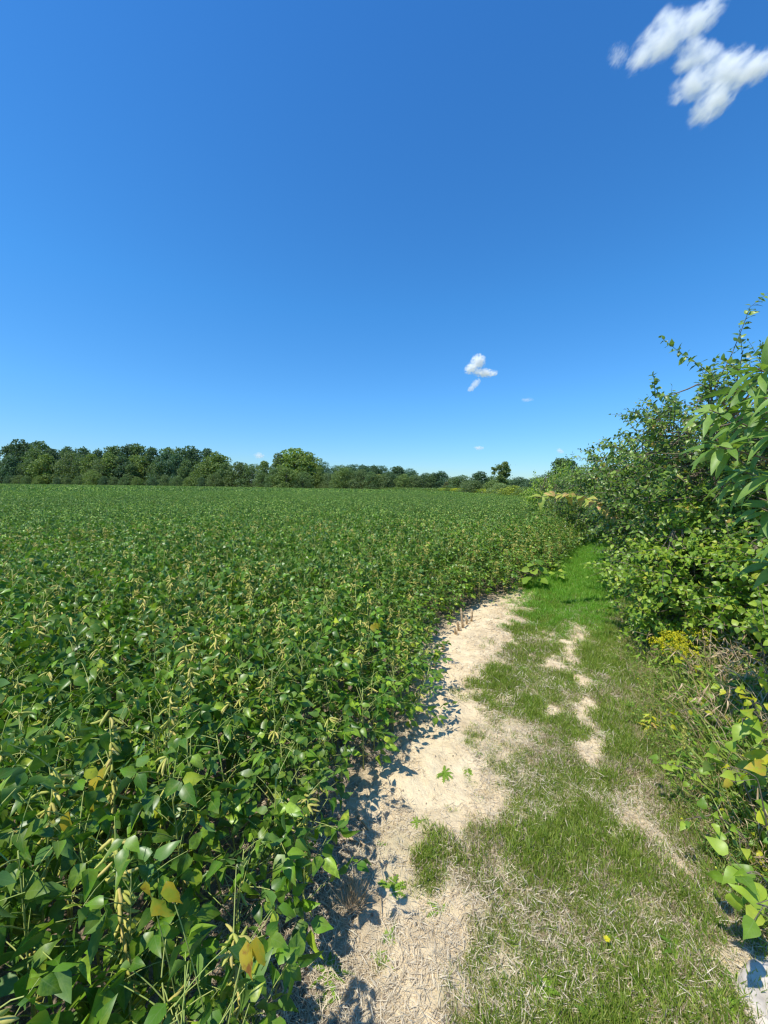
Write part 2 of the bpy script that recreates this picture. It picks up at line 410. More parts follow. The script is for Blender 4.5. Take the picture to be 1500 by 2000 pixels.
def sheet(name, X, Y, Z, colr, keep=None):
    ny, nx = X.shape
    idx = np.arange(nx * ny).reshape(ny, nx)
    q = np.stack([idx[:-1, :-1], idx[:-1, 1:], idx[1:, 1:], idx[1:, :-1]], -1)
    if keep is not None: q = q[keep[:-1, :-1] & keep[1:, 1:]]
    q = q.reshape(-1, 4)
    used, inv = np.unique(q, return_inverse=True)
    v = np.stack([X.ravel(), Y.ravel(), Z.ravel()], -1)[used]
    a = Acc(); a.add(v, None, inv.reshape(-1, 4))
    me = a.mesh(name, M['ground'])
    at = me.attributes.new('soil', 'FLOAT_COLOR', 'POINT')
    c = np.concatenate([np.stack([k.ravel()[used] for k in colr], -1), np.ones((len(used), 1))], 1)
    at.data.foreach_set('color', c.astype(np.float32).ravel())
    return link(name, me)
g = sheet('ground', GX, GY, GZ, (sandy, thatch, soilc)); tag(g, kind='structure')
keep = (sandy > .55) & (GY > .9) & (GY < 7.2) & (PX < 1120) & (PX > 560) & (PY > 1140) & (bare < .9)
g = sheet('path', GX, GY, GZ + .004, (sandy, thatch, soilc), keep); tag(g, kind='structure')

# ------------------------------------------------------------------ scattering (stuff)
def scatter(name, label, cat, pts, rot, scl, idx, sources):
    col = bpy.data.collections.new(name + ' pieces')
    for i, me in enumerate(sources):
        o = bpy.data.objects.new('%s piece %02d' % (name.replace('_', ' '), i), me); col.objects.link(o)
    a = Acc(); a.add(pts)
    me = bpy.data.meshes.new(name)
    me.vertices.add(len(pts)); me.vertices.foreach_set('co', np.asarray(pts, np.float32).ravel())
    at = me.attributes.new('turn', 'FLOAT_VECTOR', 'POINT'); at.data.foreach_set('vector', np.asarray(rot, np.float32).ravel())
    at = me.attributes.new('size', 'FLOAT_VECTOR', 'POINT'); at.data.foreach_set('vector', np.asarray(scl, np.float32).ravel())
    at = me.attributes.new('pick', 'INT', 'POINT'); at.data.foreach_set('value', np.asarray(idx, np.int32))
    o = link(name, me); tag(o, label, cat, kind='stuff')
    ng = bpy.data.node_groups.new(name, 'GeometryNodeTree')
    ng.interface.new_socket('Geometry', in_out='INPUT', socket_type='NodeSocketGeometry')
    ng.interface.new_socket('Geometry', in_out='OUTPUT', socket_type='NodeSocketGeometry')
    N = ng.nodes; L = ng.links
    gi = N.new('NodeGroupInput'); go = N.new('NodeGroupOutput'); ip = N.new('GeometryNodeInstanceOnPoints')
    ci = N.new('GeometryNodeCollectionInfo'); ci.inputs[0].default_value = col
    ci.inputs['Separate Children'].default_value = True; ci.inputs['Reset Children'].default_value = True
    def na(t, nm):
        n = N.new('GeometryNodeInputNamedAttribute'); n.data_type = t; n.inputs[0].default_value = nm; return n.outputs['Attribute']
    L.new(gi.outputs[0], ip.inputs['Points']); L.new(ci.outputs[0], ip.inputs['Instance'])
    ip.inputs['Pick Instance'].default_value = True
    L.new(na('INT', 'pick'), ip.inputs['Instance Index']); L.new(na('FLOAT_VECTOR', 'turn'), ip.inputs['Rotation'])
    L.new(na('FLOAT_VECTOR', 'size'), ip.inputs['Scale']); L.new(ip.outputs[0], go.inputs[0])
    md = o.modifiers.new('scatter', 'NODES'); md.node_group = ng
    return o
def rotz(n, tilt=.08):
    r = rng.normal(size=(n, 3)) * tilt; r[:, 2] = rng.random(n) * 6.283; return r

# ------------------------------------------------------------------ soybeans
def soy_plant(H, podd=0.3, st=3, dens=1.0, keep_low=True):
    fo, sm, pd = Acc(), Acc(), Acc()
    lean = rng.normal(size=2) * .05
    def stem_at(t): return np.array([lean[0] * t, lean[1] * t, H * t])
    tube(sm, [stem_at(t) for t in np.linspace(0, .97, 5)], np.linspace(.0042, .0015, 5), 5)
    nodes = np.linspace(.18, 1.0, 15)
    P, D, U, Ls, Ws = [], [], [], [], []
    phi = rng.random() * 6.28
    for i, t in enumerate(nodes):
        phi += 2.4 + rng.normal() * .3
        reps = 2 if i < 13 else 1
        for r_ in range(reps):
            ph = phi + r_ * 2.6
            if rng.random() > dens * (.95 if t > .35 else .6): continue
            b = stem_at(t)
            Lp = (.10 + .13 * rng.random()) * (1.15 - .45 * t)
            el = .35 + .75 * rng.random() * (0.6 + .6 * t)
            d = np.array([math.cos(ph) * math.cos(el), math.sin(ph) * math.cos(el), math.sin(el)])
            e = b + d * Lp + np.array([0, 0, -.01])
            tube(sm, bez(b, b + d * Lp * .5 + np.array([0, 0, .015]), e, 4), [.0017, .0014, .0012, .0011], 4, False)
            droop = rng.normal() * .5 - .45
            hd = unit(np.array([math.cos(ph), math.sin(ph), droop]))
            up0 = unit(np.array([-.45, -.25, .9]) + rng.normal(size=3) * .6)
            sd = unit(np.cross(hd, up0))
            size = (.050 + .030 * rng.random()) * (1.12 - .42 * t)
            tr = e + hd * .018
            for k, dd in ((0, hd), (1, sd), (-1, -sd)):
                dd = unit(dd * 1 + hd * (.35 if k else 0) + rng.normal(size=3) * .22 + np.array([0, 0, -.18 * abs(k)]))
                P.append((tr if k == 0 else e + dd * .004)); D.append(dd); U.append(unit(up0 + rng.normal(size=3) * .45))
                Ls.append(size * (1.12 if k == 0 else 1)); Ws.append(size * (.25 + .07 * rng.random()))
        if rng.random() < (podd if t > .55 else .5) and st > 1:
            for k in range(rng.integers(2, 5)):
                b = stem_at(t * .98); a = rng.random() * 6.28
                d = unit(np.array([math.cos(a) * .8, math.sin(a) * .8, -.9 + rng.random() * .8]))
                L = .036 + .014 * rng.random(); b = b + d * .006
                side = unit(np.cross(d, rng.normal(size=3)))
                tt = np.linspace(0, 1, 8)
                pts = b + d * (tt[:, None] * L) + side * (np.sin(tt * 3.1)[:, None] * .005)
                rad = .0042 * np.sin(np.pi * np.clip(tt * .92 + .05, 0, 1)) ** .5 * (.82 + .25 * np.abs(np.sin(tt * 9.4)))
                tube(pd, pts, rad, 5)
        if podd > .5 and t > .6 and st > 1:
            for k in range(2):
                b = stem_at(t); a = rng.random() * 6.28
                d = unit(np.array([math.cos(a), math.sin(a), -.2 - rng.random()]))
                pts = b + d * (np.linspace(0, 1, 6)[:, None] * .045)
                tube(pd, pts, [.001, .005, .0042, .0052, .004, .0006], 5)
    leaves(fo, P, D, U, Ls, Ws, fold=.36 + rng.normal(size=len(P)) * .22, droop=.22 + rng.random(len(P)) * .25, prof='ovate', st=st, curl=rng.normal(size=len(P)) * .06)
    return fo, sm, pd

def join_acc(accs):
    out = Acc()
    for a in accs:
        if a.n == 0: continue
        out.add(np.concatenate(a.v), np.concatenate(a.f[3]) if a.f[3] else None, np.concatenate(a.f[4]) if a.f[4] else None, np.concatenate(a.uv))
    return out
def merge_meshes(name, parts):
    """one mesh with several materials from (acc, material) pairs"""
    out = Acc(); cnt = []
    vs = 0; a = join_acc([p[0] for p in parts])
    me = a.mesh(name, parts[0][1])
    for _, m in parts[1:]: me.materials.append(m)
    t3 = []; t4 = []
    for k, (p, _) in enumerate(parts):
        t3.append(np.full(sum(len(x) for x in p.f[3]), k)); t4.append(np.full(sum(len(x) for x in p.f[4]), k))
    mi = np.concatenate(t3 + t4).astype(np.int32)
    if len(mi) == len(me.polygons): me.polygons.foreach_set('material_index', mi)
    return me

H0 = .72
variants = []
for k in range(10):
    pod = [.25, .3, .9, .3, .2, .75, .3, .35, .9, .2][k]
    variants.append(soy_plant(H0 * (1 + rng.normal() * .05), pod, 4, 1.0 if pod < .6 else .72))
soy_parts = [(f.mesh('soybean foliage', M['soy']), s.mesh('soybean stem', M['soy_stem']), p.mesh('soybean pods', M['pod'])) for f, s, p in variants]
soy_merged = [merge_meshes('soybean plant', [(f, M['soy']), (s, M['soy_stem']), (p, M['pod'])]) for f, s, p in variants]

# positions of single plants: close to the viewer, and along the crop's edge
def jgrid(x0, x1, y0, y1, s, j=.42):
    X, Y = np.meshgrid(np.arange(x0, x1, s), np.arange(y0, y1, s))
    return (X + (rng.random(X.shape) - .5) * 2 * j * s).ravel(), (Y + (rng.random(X.shape) - .5) * 2 * j * s).ravel()
px_, py_ = jgrid(-12, 12, -.6, 19, .175)
ins = inside(px_, py_); ed = edge_dist(px_, py_); dist = np.hypot(px_, py_)
ok = ins & (ed > .05) & ((dist < 9.5) | ((ed < 1.4) & (dist < 19))) & (px_ > -(py_ * 1.15 + 1.4))
ok &= ~((ed < .20) & (rng.random(len(px_)) < .2))
px_, py_, ed, dist = px_[ok], py_[ok], ed[ok], dist[ok]
hs = (.62 + .42 * sstep(.05, .8, ed)) * (1 + (fbm(px_ * .9, py_ * .9, 2) - .5) * .25) * (1 + rng.normal(size=len(px_)) * .07)
# pod-rich plants stand in a band along the sunny edge
podband = (fbm(px_ * .8 + 9, py_ * .8, 2) > .55) | ((ed < 1.0) & (rng.random(len(px_)) < .35))
pick = np.where((podband & (rng.random(len(px_)) < .75)) | (rng.random(len(px_)) < .12), rng.choice([2, 5, 8], len(px_)), rng.choice([0, 1, 3, 4, 6, 7, 9], len(px_)))
pz = ground_z(px_, py_)
qx, qy = project(np.stack([px_, py_, pz + .5], -1))
vis = (qx > -120) & (qx < 1550) & (py_ > .15)
order = np.argsort(np.where(vis, dist, 1e6))
near, rest = order[:292], order[292:]
SOYG = 'soybean plants at the near edge of the crop'
def pod_clusters(acc):
    """split the pods of a plant into the bunches they hang in"""
    if acc.n == 0: return []
    out = []; offs = np.cumsum([0] + [len(v) for v in acc.v])
    lo = np.array([v.min(0) for v in acc.v]); hi = np.array([v.max(0) for v in acc.v]); n = len(acc.v); lab = list(range(n))
    for i in range(n):
        for j in range(i):
            g_ = np.maximum(0, np.maximum(lo[i] - hi[j], lo[j] - hi[i]))
            if np.linalg.norm(g_) < .018 and lab[i] != lab[j]:
                a, b = lab[i], lab[j]; lab = [b if x == a else x for x in lab]
    for c in sorted(set(lab)):
        a = Acc()
        for i in range(n):
            if lab[i] == c: a.add(acc.v[i], acc.f[3][i] - offs[i], acc.f[4][i] - offs[i], acc.uv[i])
        out.append(a.mesh('pod cluster', M['pod']))
    return out
soy_pods = [pod_clusters(p) for f, s, p in variants]
protos = {}
for n_i, i in enumerate(near):
    k = int(pick[i]); rz = float(rng.random() * 6.28)
    lab = 'green soybean plant with drooping three-part leaves in the dense near crop' if k not in (2, 5, 8) else 'soybean plant with bunches of yellowish pods among thinner leaves in the near crop'
    loc = (float(px_[i]), float(py_[i]), float(pz[i])); s = float(hs[i])
    sc = (1.0, 1.0, s)
    if k not in protos:
        t = thing('soybean_plant', lab, 'soybean plant', loc, rz, SOYG); t.scale = sc
        link('foliage', soy_parts[k][0], t); link('stem', soy_parts[k][1], t); [link('pod_cluster', pm, t) for pm in soy_pods[k]]
        protos[k] = t
    else:
        t = dup(protos[k], loc, rz, sc, lab, SOYG)
    # the ones that carry turning leaves in the photo
near_xyz = np.stack([px_[near], py_[near]], -1)
near_objs = [o for o in bpy.data.objects if o.name.startswith('soybean_plant')]
TURN = [((135, 1605), 'soybean plant topped by a hanging orange and yellow leaf near the left border', 1, .072, (0, 0, 1)),
        ((190, 1535), 'soybean plant with two bright yellow-green leaves left of the middle of the near crop', 3, .05, (1, 0, 0)),
        ((285, 1745), 'soybean plant with a small withered peach-coloured leaf above its pods', 1, .038, (0, 1, 0)),
        ((325, 1745), 'soybean plant with a half yellow leaf standing over long pods', 2, .055, (1, 0, 0)),
        ((482, 1865), 'soybean plant with a golden leaf beside tan pods at the bottom of the photo', 2, .05, (0, 0, 1)),
        ((730, 1225), 'soybean plant with small yellow leaves in the pod-rich strip near the sand', 3, .05, (0, 0, 1))]
for (tx, ty), lab, cnt, sz, _ in TURN:
    q = at_y(tx, ty, 1.0); v = ray(tx, ty)
    P0 = np.array([0, 0, CAM_Z]) + v * ((.70 - CAM_Z) / v[2])
    best = min(near_objs, key=lambda o: (o.location.x - P0[0]) ** 2 + (o.location.y - P0[1]) ** 2 + (100 if 'turned' in o else 0))
    best['turned'] = 1; best['label'] = lab
    del best['group']
    for c in range(cnt):
        a = Acc()
        off = rng.normal(size=3) * .02 * (c > 0)
        dd = unit(np.array([.25, -.4, -1.0]) + rng.normal(size=3) * .35); un = unit(np.array([-.4, -.9, .4]))
        leaves(a, [P0 + off + np.array([0, 0, .03])], [dd], [un], sz * (1.1), sz * .33, fold=.3, droop=.2, st=4)
        if c == 0:
            st0 = np.array([best.location.x, best.location.y, best.location.z + .45 * best.scale.z])
            pt = Acc(); tube(pt, bez(st0, (st0 + P0) / 2 + np.array([0, 0, .10]), P0 + np.array([0, 0, .03]), 8), .0014, 4, False)
            po = link('leaf_stalk', pt.mesh('leaf stalk', M['soy_stem']), best)
            po.matrix_parent_inverse = Matrix.LocRotScale(best.location, best.rotation_euler, best.scale).inverted()
        me = a.mesh('turning leaf', M['soy_yellow'])
        lo = link('leaf', me, best); best_m = Matrix.LocRotScale(best.location, best.rotation_euler, best.scale)
        lo.matrix_parent_inverse = best_m.inverted()
        lo['label'] = 'yellow and orange turning leaf'

sp = np.stack([px_[rest], py_[rest], pz[rest]], -1)
ss = np.stack([np.ones(len(rest)), np.ones(len(rest)), hs[rest]], -1)
sr = rotz(len(rest)); si = pick[rest]

# metre patches for the middle distance, larger patches far off
def patch(size, npl, st, leafscale=1.0):
    fo, pd = Acc(), Acc()
    for i in range(npl):
        f, s, p = soy_plant(H0 * (1 + rng.normal() * .09), .9, st, .9)
        o = np.array([(rng.random() - .5) * size, (rng.random() - .5) * size, 0]); th = rng.random() * 6.28
        c, s_ = math.cos(th), math.sin(th); RM = np.array([[c, s_, 0], [-s_, c, 0], [0, 0, 1]])
        for a, dst in ((f, fo), (s, fo), (p, pd)):
            if a is s: continue
            if a.n == 0: continue
            dst.add(np.concatenate(a.v) @ RM + o, np.concatenate(a.f[3]) if a.f[3] else None, np.concatenate(a.f[4]) if a.f[4] else None, np.concatenate(a.uv))
        if rng.random() < .45:      # pods showing at the top of the canopy
            for k in range(6):
                b = o + np.array([rng.normal() * .02, rng.normal() * .02, H0 * (.8 + .22 * rng.random())]); tube(pd, [b, b + np.array([.004, 0, -.022]), b + np.array([0, .004, -.05])], [.003, .006, .002], 4, False)
    return merge_meshes('soybean patch', [(fo, M['soy_far']), (pd, M['pod'])])
mid_patches = [patch(1.06, 30, 1) for k in range(5)]
def far_patch():
    fo = Acc(); n = 1500
    x = (rng.random(n) - .5) * 4.2; y = (rng.random(n) - .5) * 4.2
    z = H0 * (.66 + .34 * rng.random(n) + .28 * (fbm(x * 1.7 + rng.random() * 99, y * 1.7, 2) - .5))
    D = rdir(n); D[:, 2] = D[:, 2] * .8 - .2
    U = rdir(n) * 1.0 + np.array([-.3, -.3, .6])
    leaves(fo, np.stack([x, y, z], -1), D, U, .17, .062, fold=.3, droop=.3, st=1)
    return fo.mesh('distant soybean patch', M['soy_far'])
far_patches = [far_patch() for k in range(5)]

mx, my = jgrid(-60, 30, -1, 50, 1.0, .08)
md_ = np.hypot(mx, my); me_ = edge_dist(mx, my)
okm = inside(mx, my) & (me_ > .55) & (md_ < 44) & (mx > -(my * 1.12 + 3.0)) & ((md_ >= 9.5)) & ~((me_ < .9) & (md_ < 19))
mx, my = mx[okm], my[okm]
def fieldh(x, y): return (fbm(x * .12, y * .12, 2) - .5) * .10 + (fbm(x * .7, y * .7, 2) - .5) * .10
fx, fy = jgrid(-230, 40, 8, 190, 4.0, .05)
fd = np.hypot(fx, fy); okf = inside(fx, fy) & (fd >= 42) & (edge_dist(fx, fy) > 1.2) & (fx > -(fy * 1.12 + 8))
fx, fy = fx[okf], fy[okf]
# thin far rim so the far edge is closed
allp = np.concatenate([sp, np.stack([mx, my, ground_z(mx, my)], -1), np.stack([fx, fy, np.zeros(len(fx))], -1)])
alls = np.concatenate([ss, np.stack([np.ones(len(mx)), np.ones(len(mx)), 1 + fieldh(mx, my)], -1), np.stack([np.ones(len(fx)), np.ones(len(fx)), 1 + fieldh(fx, fy)], -1)])
rm = np.zeros((len(mx), 3)); rm[:, 2] = rng.integers(0, 4, len(mx)) * math.pi / 2 + rng.normal(size=len(mx)) * .12
rf = np.zeros((len(fx), 3)); rf[:, 2] = rng.integers(0, 4, len(fx)) * math.pi / 2
allr = np.concatenate([sr, rm, rf]); alli = np.concatenate([si, 10 + rng.integers(0, 5, len(mx)), 15 + rng.integers(0, 5, len(fx))])
scatter('soybean_crop', 'dense green soybean crop filling the field to the tree line', 'crop', allp, allr, alls, alli, soy_merged + mid_patches + far_patches)

# ------------------------------------------------------------------ grass
def tuft(n, h, w, spread, lay=.35, mat='grass', seg=3, droopy=.5):
    a = Acc()
    r = np.sqrt(rng.random(n)) * spread; th = rng.random(n) * 6.283
    P = np.stack([r * np.cos(th), r * np.sin(th), np.full(n, -.004)], -1)
    d = rng.normal(size=(n, 3)) * lay; d[:, 2] = 1; D = unit(d)
    L = h * (.5 + .8 * rng.random(n))
    U = rdir(n); U = unit(U - (U * D).sum(-1, keepdims=True) * D)
    leaves(a, P, D, U, L, w * (.6 + .6 * rng.random(n)), fold=.3, droop=droopy * rng.random(n), prof='lance', st=seg)
    return a
turf_src = [tuft(16, .045, .0016, .035, .5).mesh('turf tuft', M['grass']) for k in range(6)]
clump_src = [tuft(34, .095, .0026, .035, .55).mesh('grass clump', M['grass']) for k in range(4)]
lush_src = [tuft(18, .05, .002, .04, .5).mesh('lush turf tuft', M['lush']) for k in range(3)]
dry_src = []
for k in range(4):
    a = tuft(14, .040, .0016, .038, .9); dry_src.append(a.mesh('dry turf tuft', M['straw']))
straw_src = []
for k in range(6):
    a = Acc(); n = 16
    P = np.stack([(rng.random(n) - .5) * .09, (rng.random(n) - .5) * .09, .003 + rng.random(n) * .008], -1)
    D = rdir(n); D[:, 2] = np.abs(D[:, 2]) * .22
    leaves(a, P, D, rdir(n) * .4 + np.array([0, 0, 1]), .02 + .04 * rng.random(n), .0013, fold=.3, droop=.15, prof='lance', st=1)
    straw_src.append(a.mesh('straw litter', M['straw']))

def sample_area(n, x0, x1, y0, y1):
    return x0 + rng.random(n) * (x1 - x0), y0 + rng.random(n) * (y1 - y0)
# turf, density falling with distance
P_, I_, S_ = [], [], []
for (y0, y1, x0, x1, dens, sc) in ((.85, 2.6, -.2, 3.0, 3600, 1.0), (2.6, 5.2, .3, 5.0, 1700, 1.25), (5.2, 12, 1.2, 8.5, 620, 1.6)):
    n = int((x1 - x0) * (y1 - y0) * dens * 1.5); x, y = sample_area(n, x0, x1, y0, y1)
    tf, wd, cr, br, lf, px, py, n1, n2 = zones(x, y)
    p = tf * (1 - wd) * (1 - cr) + .55 * wd
    k = rng.random(n) < p * .95
    hgt = (.55 + .7 * tf[k] * n1[k])
    P_.append(np.stack([x[k], y[k], ground_z(x[k], y[k])], -1)); g_ = sstep(.38, .60, fbm(x[k] * 2.1 + 3, y[k] * 2.1 + 9, 3) * .6 + n2[k] * .4 + .20 * (1 - sstep(1130, 1330, py[k])))
    I_.append(np.where(rng.random(k.sum()) < .46 + .50 * g_, rng.integers(0, 6, k.sum()), 6 + rng.integers(0, 4, k.sum())))
    lu_ = rng.random(k.sum()) < .80 * sstep(1260, 1140, py[k] + (n1[k] - .5) * 120)
    I_[-1] = np.where(lu_, 10 + rng.integers(0, 3, k.sum()), I_[-1])
    S_.append(np.repeat((sc * hgt * (.7 + .6 * rng.random(k.sum())))[:, None], 3, 1))
P_ = np.concatenate(P_); I_ = np.concatenate(I_); S_ = np.concatenate(S_)
scatter('grass', 'short mown green grass with dry blades beside the sandy path', 'grass', P_, rotz(len(P_), .15), S_, I_, turf_src + dry_src + lush_src)
# coarser dark clumps
n = 5000; x, y = sample_area(n, -.4, 5, .9, 9)
tf, wd, cr, br, lf, px, py, n1, n2 = zones(x, y)
cl = sstep(.56, .68, fbm(x * 4 + 7, y * 4, 3))
k = rng.random(n) < cl * (tf * .9) * (1 - wd) * (1 - cr)
P_ = np.stack([x[k], y[k], ground_z(x[k], y[k])], -1)
scatter('grass_clumps', 'taller dark green grass clumps in the mown strip', 'grass', P_, rotz(k.sum(), .15), np.repeat((.25 + .35 * rng.random(k.sum()))[:, None], 3, 1), rng.integers(0, 4, k.sum()), clump_src)
# straw litter
P_, S_ = [], []
for (y0, y1, x0, x1, dens, sc) in ((.85, 2.6, -.6, 3.0, 2300, .9), (2.6, 5.5, 0, 4.5, 800, 1.3)):
    n = int((x1 - x0) * (y1 - y0) * dens); x, y = sample_area(n, x0, x1, y0, y1)
    tf, wd, cr, br, lf, px, py, n1, n2 = zones(x, y)
    r1 = np.interp(py, *R1)
    sand_core = np.exp(-((px - (r1 - 85 - 25 * sstep(1500, 1300, py))) / 80) ** 2) * sstep(1880, 1740, py)
    lit = .08 + .72 * sstep(.32, .62, n2 * .5 + n1 * .5 + .25 * sstep(1550, 1850, py) + .25 * (px > r1 - 30))
    k = rng.random(n) < lit * (1 - .93 * sand_core) * (1 - cr * .4) * (1 - .75 * np.clip(br * 1.3, 0, 1) * (py < 1560)) * (1 - .72 * tf)
    P_.append(np.stack([x[k], y[k], ground_z(x[k], y[k])], -1)); S_.append(np.repeat((sc * (.6 + .7 * rng.random(k.sum())))[:, None], 3, 1))
P_ = np.concatenate(P_); S_ = np.concatenate(S_)
scatter('dry_grass', 'bleached dead grass and straw littering the sand', 'dry grass', P_, rotz(len(P_), .12), S_, rng.integers(0, 6, len(P_)), straw_src)

# soil clods by the crop edge
def clod_mesh():
    u = rng.random((26, 3)) - .5; u = unit(u) * (.7 + .5 * rng.random((26, 1))) * np.array([1, .85, .6])
    import bmesh
    bm = bmesh.new()
    for p in u: bm.verts.new(p)
    bmesh.ops.convex_hull(bm, input=bm.verts)
    me = bpy.data.meshes.new('soil clod'); bm.to_mesh(me); bm.free(); me.materials.append(M['clod'])
    return me
n = 26000; x, y = sample_area(n, -.9, 2.4, .9, 6)
tf, wd, cr, br, lf, px, py, n1, n2 = zones(x, y)
e_ = edge_dist(x, y)
k = rng.random(n) < (np.exp(-e_ / .10) * .5 + lf * .45 * n2 + .09) * (1 - tf) * (1 - wd) * (px < 1100)
s_ = (.0022 + .010 * rng.random(k.sum()) ** 4.0)
scatter('soil_clods', 'small dry soil clods and pebbles along the crop edge', 'soil clods', np.stack([x[k], y[k], ground_z(x[k], y[k]) + .002], -1), rotz(k.sum(), 1.0), np.repeat(s_[:, None], 3, 1), rng.integers(0, 5, k.sum()), [clod_mesh() for _ in range(5)])

# tall weedy verge
tall_src = [tuft(26, .26, .0042, .05, .5, seg=4, droopy=.9).mesh('tall grass tuft', M['tall']) for k in range(6)]
def broad_tuft(n, L, W, h, mat, prof='ovate', name='weed tuft'):
    a = Acc(); s = Acc()
    P, D = [], []
    for i in range(n):
        th = rng.random() * 6.28; hh = h * (.25 + .75 * rng.random()); r = .5 * h * rng.random()
        P.append((math.cos(th) * r, math.sin(th) * r, hh)); D.append((math.cos(th), math.sin(th), rng.normal() * .35))
        tube(s, bez((0, 0, 0), (0, 0, hh * .7), P[-1], 4), .0012, 3, False)
    leaves(a, P, np.array(D), np.array([-.2, -.1, 1.0]) + rng.normal(size=(n, 3)) * .4, L * (.6 + .6 * rng.random(n)), W, fold=.2, droop=.25, prof=prof, st=3)
    return merge_meshes(name, [(a, M[mat]), (s, M['soy_stem'])])
def dead_tuft():
    a = Acc(); l = Acc()
    for i in range(7):
        th = rng.random() * 6.28; ln = .2 + .35 * rng.random(); e = np.array([math.cos(th) * ln * .45, math.sin(th) * ln * .45, ln * .8])
        c = bez((0, 0, 0), (e[0] * .2, e[1] * .2, e[2] * .8), e, 6); tube(a, c, np.linspace(.0022, .001, 6), 4, False)
        m = 5; q = c[rng.integers(2, 6, m)]
        leaves(l, q, rdir(m, -.4), rdir(m), .035 * (.6 + rng.random(m)), .0028, fold=.5, droop=.6, prof='lance', st=3, curl=.3)
    return merge_meshes('dead stalk tuft', [(a, M['deadwood']), (l, M['deadwood'])])
weed_src = [broad_tuft(24, .042, .011, .24, 'weed') for k in range(3)] + [broad_tuft(20, .06, .007, .28, 'tall', 'lance') for k in range(2)] + [broad_tuft(12, .038, .011, .24, 'yellow') for k in range(1)] + [dead_tuft() for k in range(3)]
P_, I_, S_ = [], [], []
for (y0, y1, x0, x1, dens) in ((.7, 3.2, .8, 5, 620), (3.2, 7.5, 1.8, 8, 230), (7.5, 16, 4, 16, 70)):
    n = int((x1 - x0) * (y1 - y0) * dens); x, y = sample_area(n, x0, x1, y0, y1)
    tf, wd, cr, br, lf, px, py, n1, n2 = zones(x, y)
    r2 = np.interp(py, *R2)
    k = (rng.random(n) < wd) & (cr < .1) & ~((px > 1425) & (py > 1845))
    dpx = (px - r2)[k]
    P_.append(np.stack([x[k], y[k], ground_z(x[k], y[k])], -1)); I_.append(rng.integers(0, 6, k.sum()))
    S_.append(np.repeat((.30 + .75 * sstep(0, 170, dpx) * (.5 + .8 * rng.random(k.sum())))[:, None], 3, 1))
P_ = np.concatenate(P_); I_ = np.concatenate(I_); S_ = np.concatenate(S_)
scatter('tall_grass', 'uncut verge of tall green and brown grass under the bushes', 'tall grass', P_, rotz(len(P_), .2), S_, I_, tall_src)
k = rng.random(len(P_)) < .85
w = P_[k] + np.array([.02, .01, 0]); 
iw = rng.choice(9, k.sum(), p=[.18, .18, .15, .10, .10, .13, .06, .05, .05])
scatter('verge_weeds', 'low broad-leaved weeds mixed through the tall verge grass', 'weeds', w, rotz(len(w), .15), S_[k] * 1.15, iw, weed_src)
# low broad-leaved weeds in the turf (clover, dandelion leaves)
n = 5200; x, y = sample_area(n, -.3, 5, .9, 8)
tf, wd, cr, br, lf, px, py, n1, n2 = zones(x, y)
cl = sstep(.54, .66, fbm(x * 2.6 + 31, y * 2.6, 2))
k = rng.random(n) < np.clip(cl * tf * .55 + lf * .25 * (rng.random(n) < .5), 0, 1) * (1 - wd) * (1 - cr)
ros = []
for q in range(3):
    a = Acc(); m = 9; th = np.arange(m) * 2.4
    D = np.stack([np.cos(th), np.sin(th), .25 + .3 * rng.random(m)], -1)
    leaves(a, np.zeros((m, 3)), D, np.array([0, 0, 1.0]), .03 + .03 * rng.random(m), .007, fold=.2, droop=.35, st=3)
    ros.append(a.mesh('low weed', M['weed']))
scatter('low_weeds', 'small rosettes of broad-leaved weeds growing in the turf', 'weeds', np.stack([x[k], y[k], ground_z(x[k], y[k]) + .003], -1), rotz(k.sum(), .1), np.repeat((.6 + .7 * rng.random(k.sum()))[:, None], 3, 1), rng.integers(0, 3, k.sum()), ros)

# ------------------------------------------------------------------ single small plants and objects on the ground
def rosette(px, py, r, label, n=15, jag=True, mat='weed', up=.25):
    c = on_ground(px, py); c[2] = float(ground_z(c[0], c[1])) + .004
    t = thing('weed', label, 'weed', tuple(c))
    for i in range(n):
        a = Acc(); th = i * 2.4 + rng.random() * .5; el = up * (.5 + rng.random())
        d = np.array([math.cos(th), math.sin(th), el])
        L = r * (.6 + .55 * rng.random())
        leaves(a, [(0, 0, 0)], [d], [(0, 0, 1)], L, L * .075, fold=.25, droop=.35, prof='lance', st=6)
        if jag:
            for s in np.linspace(.3, .8, 4):
                for sd in (-1, 1):
                    dd = np.array([math.cos(th + sd * .9), math.sin(th + sd * .9), el * .5])
                    leaves(a, [d / np.linalg.norm(d) * L * s - np.array([0, 0, .35 * s * s * L])], [dd], [(0, 0, 1)], L * .20, L * .035, st=1)
        link('leaf', a.mesh('weed leaf', M[mat]), t)
rosette(868, 1512, .06, 'largest green weed rosette lying on the sand beside the crop shadow', 22)
rosette(815, 1606, .045, 'small brownish green rosette alone in the middle of the sandy path')
rosette(932, 1476, .04, 'flat green weed near the right side of the sand above the large rosette')
rosette(914, 1508, .038, 'ragged small weed just right of the largest rosette')
rosette(888, 1368, .036, 'tiny star-shaped weed in the middle of the upper sandy path')
rosette(858, 1352, .02, 'tiniest yellowish weed left of the star-shaped one', 7)
rosette(1003, 1180, .12, 'flat green weed patch at the far end of the sand', 12, False)
rosette(765, 1735, .075, 'bright green leafy weed right of the dead grass tuft', 12)
rosette(640, 1900, .085, 'green leafy weed in the crop shadow at the bottom', 12, False)
rosette(752, 1885, .035, 'small round-leaved seedling at the lower edge of the sand', 6, False)
rosette(628, 1965, .07, 'shaded weed nearest to the bottom border beside the crop', 9, False)
rosette(862, 1775, .06, 'lime green lobed weed where the turf begins', 8)
rosette(845, 1675, .04, 'thin upright weed on the right border of the lower sand', 8, True, 'weed', 1.0)
